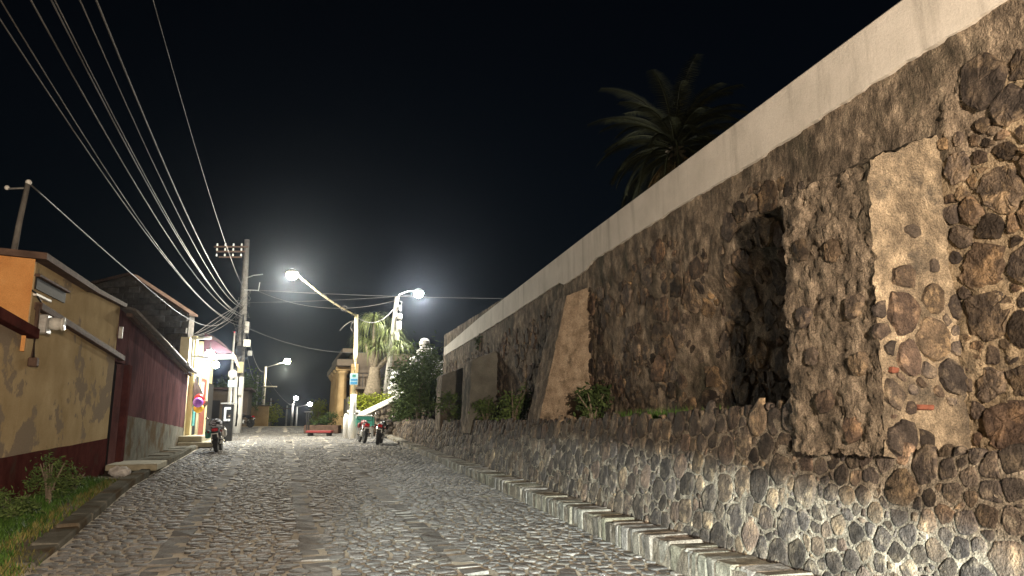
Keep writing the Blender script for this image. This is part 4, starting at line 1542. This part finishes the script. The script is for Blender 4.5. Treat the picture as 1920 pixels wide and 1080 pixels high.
# date palm behind the wall
dp = thing('date_palm', 'big dark date palm rising behind the white topped wall', 'palm tree', (7.3, 30, -.2))
dp.scale = (1.36, 1.36, 1.36)
prof = []
for i in range(28):
    prof.append(((.34 + (.05 if i % 2 else 0)) * (1 - i * .004), i * .37))
MB().lathe(prof, n=12).build('trunk', m_bark, dp, smooth=False)
for k in range(110):
    a = k * 2.39996
    el = 1.35 - 2.55 * (k / 109) ** .9
    L = rng.uniform(2.3, 3.0)
    dry = k > 72
    mb = MB()
    pp = []
    p = Vector((math.cos(a) * .2, math.sin(a) * .2, 10.5 - 1.2 * (k / 109)))
    e = el
    for i in range(15):
        pp.append(p.copy())
        p = p + Vector((math.cos(a) * math.cos(e), math.sin(a) * math.cos(e), math.sin(e))) * (L / 14)
        e -= .10 + (.03 if dry else 0)
    mb.tube(pp, [.03 * (1 - i / 16) + .006 for i in range(15)], 4)
    sd = Vector((-math.sin(a), math.cos(a), 0))
    for i in range(2, 15):
        tdir = (pp[i] - pp[i - 1]).normalized()
        for sgn in (-1, 1):
            for off in (0, .34, .67):
                b = pp[i - 1].lerp(pp[i], off)
                d = (tdir * .55 + sd * sgn * .85 + Vector((0, 0, -.25 - (.35 if dry else 0)))).normalized()
                ll = .46 * math.sin(PI * (.12 + .8 * i / 16)) * rng.uniform(.85, 1.1)
                w_ = tdir * .026
                mb.add([b - w_, b + w_, b + d * ll], [(0, 1, 2)])
    mb.build('dry_frond' if dry else 'frond', m_leaf_dry if dry else m_leaf_palm, dp)

# ponytail palm on the terrace
pt = thing('ponytail_palm', 'ponytail palm with drooping strap leaves on the terrace beside the white pole', 'palm tree', (-7.75, 40.2, TZ))
pt.scale = (1.25, 1.2, 1.15)
MB().lathe([(.42, -.05), (.46, .15), (.36, .5), (.27, 1.0), (.22, 1.4)], n=12).build('trunk', m_bark, pt, smooth=True)
heads = []
for k, (dx, dy, hz, hr) in enumerate([(-.1, 0, 3.6, 1.1), (.5, .1, 2.9, 1.0), (-.5, .2, 2.6, .9), (1.05, -.1, 2.3, .85), (.2, -.3, 2.2, .9)]):
    MB().tube([(0, 0, 1.2), (dx * .5, dy * .5, 1.3 + (hz - 1.3) * .5), (dx, dy, hz)], [.16, .11, .07], 7).build('branch', m_bark, pt, smooth=True)
    mb = MB()
    for q in range(170):
        a = rng.uniform(0, 6.28)
        L = rng.uniform(.9, 1.5) * hr
        e = rng.uniform(.1, 1.4)
        p = Vector((dx, dy, hz))
        sd = Vector((-math.sin(a), math.cos(a), 0))
        pp = []
        for i in range(7):
            pp.append(p.copy())
            p = p + Vector((math.cos(a) * math.cos(e), math.sin(a) * math.cos(e), math.sin(e))) * L / 6
            e -= rng.uniform(.38, .55)
            e = max(e, -1.5)
        vv, ff = [], []
        for i, b in enumerate(pp):
            w_ = .022 * (1 - i / 6.5)
            vv += [b - sd * w_, b + sd * w_]
        for i in range(6):
            ff.append((2 * i, 2 * i + 1, 2 * i + 3, 2 * i + 2))
        mb.add(vv, ff)
    mb.build('leaf_head', m_leaf_strap, pt)

# hedge and terrace plants
hd = thing('hedge', 'bright lime green hedge behind the white stair coping', 'hedge', (-7.4, 39.0, 1.6))
mb = MB()
leaf_mass(mb, [(rng.uniform(-1.35, 1.1), rng.uniform(-.3, .25), rng.uniform(.0, 1.25) + .12 * math.sin(k)) for k in range(3600)], .13, rng, .5)
mb.build('crown', m_leaf_lime, hd)
for k in range(5):
    MB().tube([(-1 + k * .5, 0, 0), (-1 + k * .5, 0, .9)], .03, 6).build('stem', m_bark, hd)
bush('terrace_bush', 'green bush above the white coping near the terrace pole', (-6.35, 40.3, TZ), (.8, .6, .9), 900, .16, m_leaf, 'bush', 10, 4)

# ------------------------------------------------------------------ stair ramp with white copings, ball finial
rp2 = thing('stair_parapet', 'sloping rubble stair parapet with white coping behind the motorcycles', 'parapet', (-8.3, 38.2, 0))
prf = [(0, .4), (4.6, .4), (4.6, 3.75), (0, 1.55)]
MB().prism(prf, (0, .35)).build('rubble_core', m_rubble, rp2)
L = math.hypot(4.6, 2.2)
an = math.atan2(2.2, 4.6)
MB().cbox((2.3, .16, 2.76), (L + .1, .52, .27), .03, rot=Matrix.Rotation(-an, 3, 'Y')).build('coping', m_white_paint, rp2)
MB().cbox((-.12, .16, 1.05), (.46, .55, 1.7), .02).build('newel', m_white_paint, rp2)
MB().cbox((-.12, .16, 1.98), (.58, .66, .14), .02).build('newel_cap', m_white_paint, rp2)
pts = pack(.15, 4.5, .6, 3.5, [.22, .17, .12, .09], rng, tight=.85, ok=lambda x, z, r: z + r < 1.45 + x * .478, tries=4)
lay_stones('rubble_stone', pts, cells(pts, .04, reach=1.2, rng=rng), lambda x, z, h: (x, -h, z), lambda x, y, r: .03 + .2 * r, rng, m_stone, rp2, limit=120, rings=2,
           matrix=Matrix.Translation((-8.3, 38.2, 0)))
rp3 = thing('stair_parapet', 'second white stair parapet higher up behind the first', 'parapet', (-6.9, 39.9, 0))
MB().prism([(0, 2.6), (3.2, 2.6), (3.2, 4.75), (0, 3.2)], (0, .3)).build('wall', m_white_paint, rp3)
MB().cbox((1.6, .15, 4.03), (3.6, .5, .16), .02, rot=Matrix.Rotation(-math.atan2(1.55, 3.2), 3, 'Y')).build('coping', m_white_paint, rp3)
tw = tag(MB().cbox((-6.75, 42.2, 3.6), (1.3, .3, 1.7), .02).build('garden_wall', m_white_paint), 'short plain white wall behind the terrace pole', 'wall')
fn = thing('ball_finial', 'white scrolled pedestal topped with a stone ball above the bushes', 'finial', (-4.85, 38.6, 2.0))
MB().cbox((0, 0, 1.1), (1.15, .7, 2.2), .03).build('pedestal', m_white_paint, fn)
MB().cbox((.12, 0, 2.75), (.85, .6, 1.2), .05).build('shoulder', m_white_paint, fn)
for x, z, r in [(-.42, 2.62, .30), (.62, 2.6, .28), (-.5, 2.15, .22)]:
    MB().lathe([(r, -.3), (r * 1.02, 0), (r, .3)], c=(x, 0, z), n=18, rot=Matrix.Rotation(rad(90), 3, 'X')).build('scroll', m_white_paint, fn, smooth=True)
MB().ball((.08, 0, 3.62), .30, 20).build('ball', m_white_paint, fn, smooth=True)
MB().lathe([(.2, 3.28), (.16, 3.36), (.22, 3.42)], c=(.08, 0, 0), n=16).build('neck', m_white_paint, fn, smooth=True)

# ------------------------------------------------------------------ columned church-like building on the right, far
cr = thing('columned_building', 'old ochre building with tall lit columns and a balcony, far on the right', 'building', (-11.2, 49, gz(49)), rad(107))
# x runs along the street (away), y to the left... street face at y = 0
MB().box((7, -2.7, 2.2), (14, 5, 6.0)).build('wall', m_church_wall, cr)
for k, x in enumerate((1.2, 4.4, 7.6, 10.8)):
    c_ = MB().lathe([(.46, -.4), (.46, .25), (.36, .4), (.34, 2.2), (.30, 3.7), (.42, 3.85), (.48, 4.0)], c=(x, .35, 0), n=14).build('column', m_church, cr, smooth=True)
    MB().cbox((x, .35, 4.13), (1.1, 1.0, .26), .03).build('capital', m_church, c_)
MB().cbox((7, .25, 4.5), (14.2, 1.2, .46), .04).build('cornice', m_church_wall, cr)
MB().cbox((7, .1, 5.35), (13.8, .8, .3), .04).build('parapet', m_church_wall, cr)
for k, x in enumerate((2.8, 6.0, 9.2)):
    w_ = MB().box((x, -.18, 2.3), (1.3, .1, 2.2)).build('window', m_dark, cr)
    MB().cbox((x, -.1, 3.5), (1.6, .2, .15), .02).build('lintel', m_church, w_)
b_ = MB().cbox((-.35, -2.0, 2.75), (.9, 3.2, .16), .02).build('balcony', m_church_wall, cr)
for k in range(9):
    MB().tube([(-.7, -3.4 + k * .36, 2.8), (-.7, -3.4 + k * .36, 3.75)], .025, 5).build('baluster', m_black, b_)
MB().tube([(-.7, -3.5, 3.75), (-.7, -.5, 3.75)], .035, 6).build('handrail', m_black, b_)
MB().box((-.02, -2.0, 4.0), (.06, 1.2, 2.2)).build('balcony_door', m_dark, cr)
MB().cbox((-.1, -.35, 2.1), (.5, .5, 4.6), .03).build('pilaster', m_church, cr)
# brick planter and red platform cart
pl_ = thing('brick_planter', 'low brown planter box behind the red cart', 'planter', (-11.1, 42.4, gz(42.4)))
MB().cbox((0, 0, .24), (2.0, .8, .48), .03).build('box', m_roof, pl_)
mb = MB()
leaf_mass(mb, clump_points((0, 0, .85), 1.0, .35, .35, 500, rng, 10), .16, rng)
mb.build('plants', m_leaf_dark, pl_)['kind'] = 'stuff'
ct = thing('platform_cart', 'low red platform cart with tall dark handle at the right roadside', 'cart', (-10.3, 38.8, gz(38.8)))
MB().cbox((0, 0, .24), (1.35, .6, .12), .02).build('platform', m_red, ct)
for x in (-.5, .5):
    for y in (-.22, .22):
        MB().lathe([(.03, -.025), (.10, -.02), (.10, .02), (.03, .025)], c=(x, y, .10), n=12, rot=Matrix.Rotation(rad(90), 3, 'X')).build('wheel', m_rubber, ct, smooth=True)
MB().tube([(-.66, -.2, .28), (-.70, -.2, 1.25)], .035, 6).tube([(-.66, .2, .28), (-.70, .2, 1.25)], .035, 6).tube([(-.9, 0, 1.28), (-.45, 0, 1.28)], .03, 6).build('handle', m_black, ct)
gb = thing('green_crate', 'dark green market crate standing between the white pole and the motorcycles', 'crate', (-7.35, 36.2, gz(36.2)))
MB().cbox((0, 0, .85), (.8, .5, .5), .02).build('bin', m_green_box, gb)
for x in (-.34, .34):
    for y in (-.2, .2):
        MB().cbox((x, y, .3), (.06, .06, .6), .008).build('leg', m_steel, gb)
MB().cbox((0, 0, 1.13), (.86, .56, .06), .01).build('rim', m_steel, gb)
yw = thing('yellow_wall', 'small lit yellow garden wall at the crest left of the double pole', 'wall', (-25.0, 70, gz(70)), rad(10))
MB().cbox((0, 0, .95), (2.6, .3, 2.1), .03).build('wall', m_church, yw)
MB().cbox((0, 0, 2.05), (2.8, .4, .14), .02).build('coping', m_church_wall, yw)
dw = thing('dark_house', 'unlit low house in the dark behind the utility pole', 'house', (-24.5, 55, gz(55)), rad(17))
MB().box((0, 3, 1.4), (8, 6, 2.8)).build('wall', m_church_wall, dw)
MB().cbox((0, 2.8, 2.9), (8.6, 6.8, .16), .02).build('roof', m_roof, dw)
MB().box((1.5, -.02, 1.0), (1.0, .06, 2.0)).build('door', m_dark, dw)


# ------------------------------------------------------------------ motorcycles (x forward)
def wheel(t, x, r, wd):
    rot = Matrix.Rotation(rad(90), 3, 'X')
    ty = MB().lathe([(r * .72, -wd / 2), (r * .9, -wd * .55), (r * .985, -wd * .3), (r, 0), (r * .985, wd * .3), (r * .9, wd * .55), (r * .72, wd / 2)], c=(x, 0, r), n=24, rot=rot).build('tyre', m_rubber, t, smooth=True)
    MB().lathe([(r * .74, -wd * .4), (r * .66, -wd * .3), (r * .66, wd * .3), (r * .74, wd * .4)], c=(x, 0, r), n=24, rot=rot).build('rim', m_chrome, ty, smooth=True)
    s_ = MB()
    for k in range(5):
        a = k * 2 * PI / 5
        s_.tube([(x, 0, r), (x + math.cos(a) * r * .7, 0, r + math.sin(a) * r * .7)], .018, 5)
    s_.build('spokes', m_chrome, ty)


def motorcycle(label, loc, rz, lean, body, cover=False, red_tail=False):
    t = thing('motorcycle', label, 'motorcycle', loc, rz, 'motorcycles parked along the street')
    t.rotation_euler = (lean, 0, rz)
    wheel(t, -.62, .30, .12)
    wheel(t, .66, .30, .10)
    MB().tube([(-.62, .0, .30), (-.1, 0, .42), (.05, 0, .40)], .035, 6).tube([(-.62, .09, .30), (-.1, .08, .42)], .025, 6).tube([(-.62, -.09, .30), (-.1, -.08, .42)], .025, 6).build('swingarm', m_black, t)
    e = MB().cbox((.08, 0, .42), (.40, .26, .30), .05).build('engine', m_steel, t)
    MB().lathe([(.10, 0), (.11, .05), (.11, .10), (.09, .2)], c=(.16, 0, .52), n=12).build('cylinder_head', m_black, e)
    MB().tube([(-.05, 0, .72), (.38, 0, .88), (.46, 0, .70), (.22, 0, .35), (-.1, 0, .35)], .03, 6).build('frame', m_black, t)
    tk = MB().ball((.16, 0, .86), .2, 14, (1.35, .8, .7)).build('fuel_tank', body, t, smooth=True)
    MB().cbox((-.34, 0, .82), (.66, .25, .11), .04).build('seat', m_black, t, smooth=False)
    MB().cbox((-.48, 0, .74), (.48, .22, .13), .04).build('tail_fairing', m_red if red_tail else body, t)
    MB().cbox((-.76, 0, .80), (.08, .20, .11), .02).build('tail_light', m_redlens, t)
    MB().cbox((-.86, 0, .60), (.02, .24, .16), .006, rot=Matrix.Rotation(rad(-15), 3, 'Y')).build('number_plate', m_plate, t)
    MB().cbox((-.84, 0, .48), (.03, .17, .34), .01, rot=Matrix.Rotation(rad(-20), 3, 'Y')).build('mudguard', m_black, t)
    for s_ in (-1, 1):
        MB().tube([(-.60, s_ * .13, .32), (-.45, s_ * .13, .72)], .035, 8).build('shock_absorber', m_chrome, t, smooth=True)
        MB().tube([(.66, s_ * .09, .30), (.50, s_ * .09, .95)], .028, 8).build('fork', m_chrome, t, smooth=True)
        i_ = MB().ball((-.74, s_ * .22, .74), .045, 8).build('indicator', m_red, t, smooth=True)
        MB().tube([(.42, s_ * .30, 1.02), (.40, s_ * .36, 1.22)], .010, 5).build('mirror_stalk', m_black, t)
        MB().ball((.40, s_ * .38, 1.25), .075, 10, (.3, 1, .75)).build('mirror', m_chrome, t, smooth=True)
        MB().tube([(-.02, s_ * .12, .34), (-.02, s_ * .28, .32)], .018, 6).build('footrest', m_black, t)
    MB().tube([(.42, -.36, 1.02), (.46, -.2, 1.0), (.46, .2, 1.0), (.42, .36, 1.02)], .016, 6).build('handlebar', m_black, t)
    MB().ball((.60, 0, .92), .11, 12, (.7, 1, 1)).build('headlight', m_chrome, t, smooth=True)
    MB().tube([(.15, -.16, .32), (-.2, -.17, .28), (-.72, -.19, .42)], [.03, .035, .055], 8).build('exhaust', m_chrome, t, smooth=True)
    MB().cbox((.62, 0, .64), (.40, .13, .03), .01).build('front_mudguard', body, t)
    for s_ in (-1, 1):
        MB().ball((.28, s_ * .2, .75), .14, 10, (1.1, .5, .9)).build('side_cowl', body, t, smooth=True)
    MB().tube([(-.05, .1, .34), (-.12, .30, .02)], .014, 5).build('side_stand', m_chrome, t)
    if cover:
        b = MB().ball((-.30, 0, 1.02), .25, 16, (1.15, .85, .72))
        MB().add([Vector(v) + noise.noise_vector(Vector(v) * 6) * .05 for v in b.v], b.f).build('striped_bundle', cover, t, smooth=True)
        for s_ in (-1, 1):
            MB().cbox((-.45, s_ * .27, .66), (.46, .16, .30), .05).build('saddle_bag', m_steel if s_ < 0 else m_green_box, t)
    return t


# striped cloth material
mz = M('striped_cloth', [(0.47, (.03, .03, .035)), (0.53, (.62, .64, .70))], scale=9, rough=.8, bump=.2, stretch=(.5, .5, 2.0), detail=1.0)
md_ = math.atan2(ED[1], ED[0])
motorcycle('black motorcycle with striped bundle on its seat parked before the shop', (-10.85, 26.9, gz(26.9)), md_ - .05, rad(-7), m_black, cover=mz)
motorcycle('black motorcycle with white plate nearest the end of the stone kerb', (-5.75, 31.4, gz(31.4)), md_ - .25, rad(8), m_black)
motorcycle('red tailed motorcycle between the black one and the green crate', (-6.75, 32.6, gz(32.6)), md_ + .05, rad(7), m_red, red_tail=True)
motorcycle('dim motorcycle in the dark beyond the utility pole', (-19.6, 52.5, gz(52.5)), md_ + 1.1, rad(7), m_black)

# ------------------------------------------------------------------ thin volume added to imitate lens bloom round the lamps
hz = MB().box((0, 130, 6.5), (640, 380, 29)).build('bloom_box', m_dark)
hm = bpy.data.materials.new('bloom_volume')
hm.use_nodes = True
hn = hm.node_tree
hn.nodes.remove(hn.nodes['Principled BSDF'])
pv = hn.nodes.new('ShaderNodeVolumePrincipled')
pv.inputs['Color'].default_value = (.68, .80, 1.0, 1)
pv.inputs['Density'].default_value = .00030
pv.inputs['Anisotropy'].default_value = .93
hn.links.new(pv.outputs[0], hn.nodes['Material Output'].inputs['Volume'])
hz.data.materials.clear()
hz.data.materials.append(hm)
tag(hz, kind='stuff')
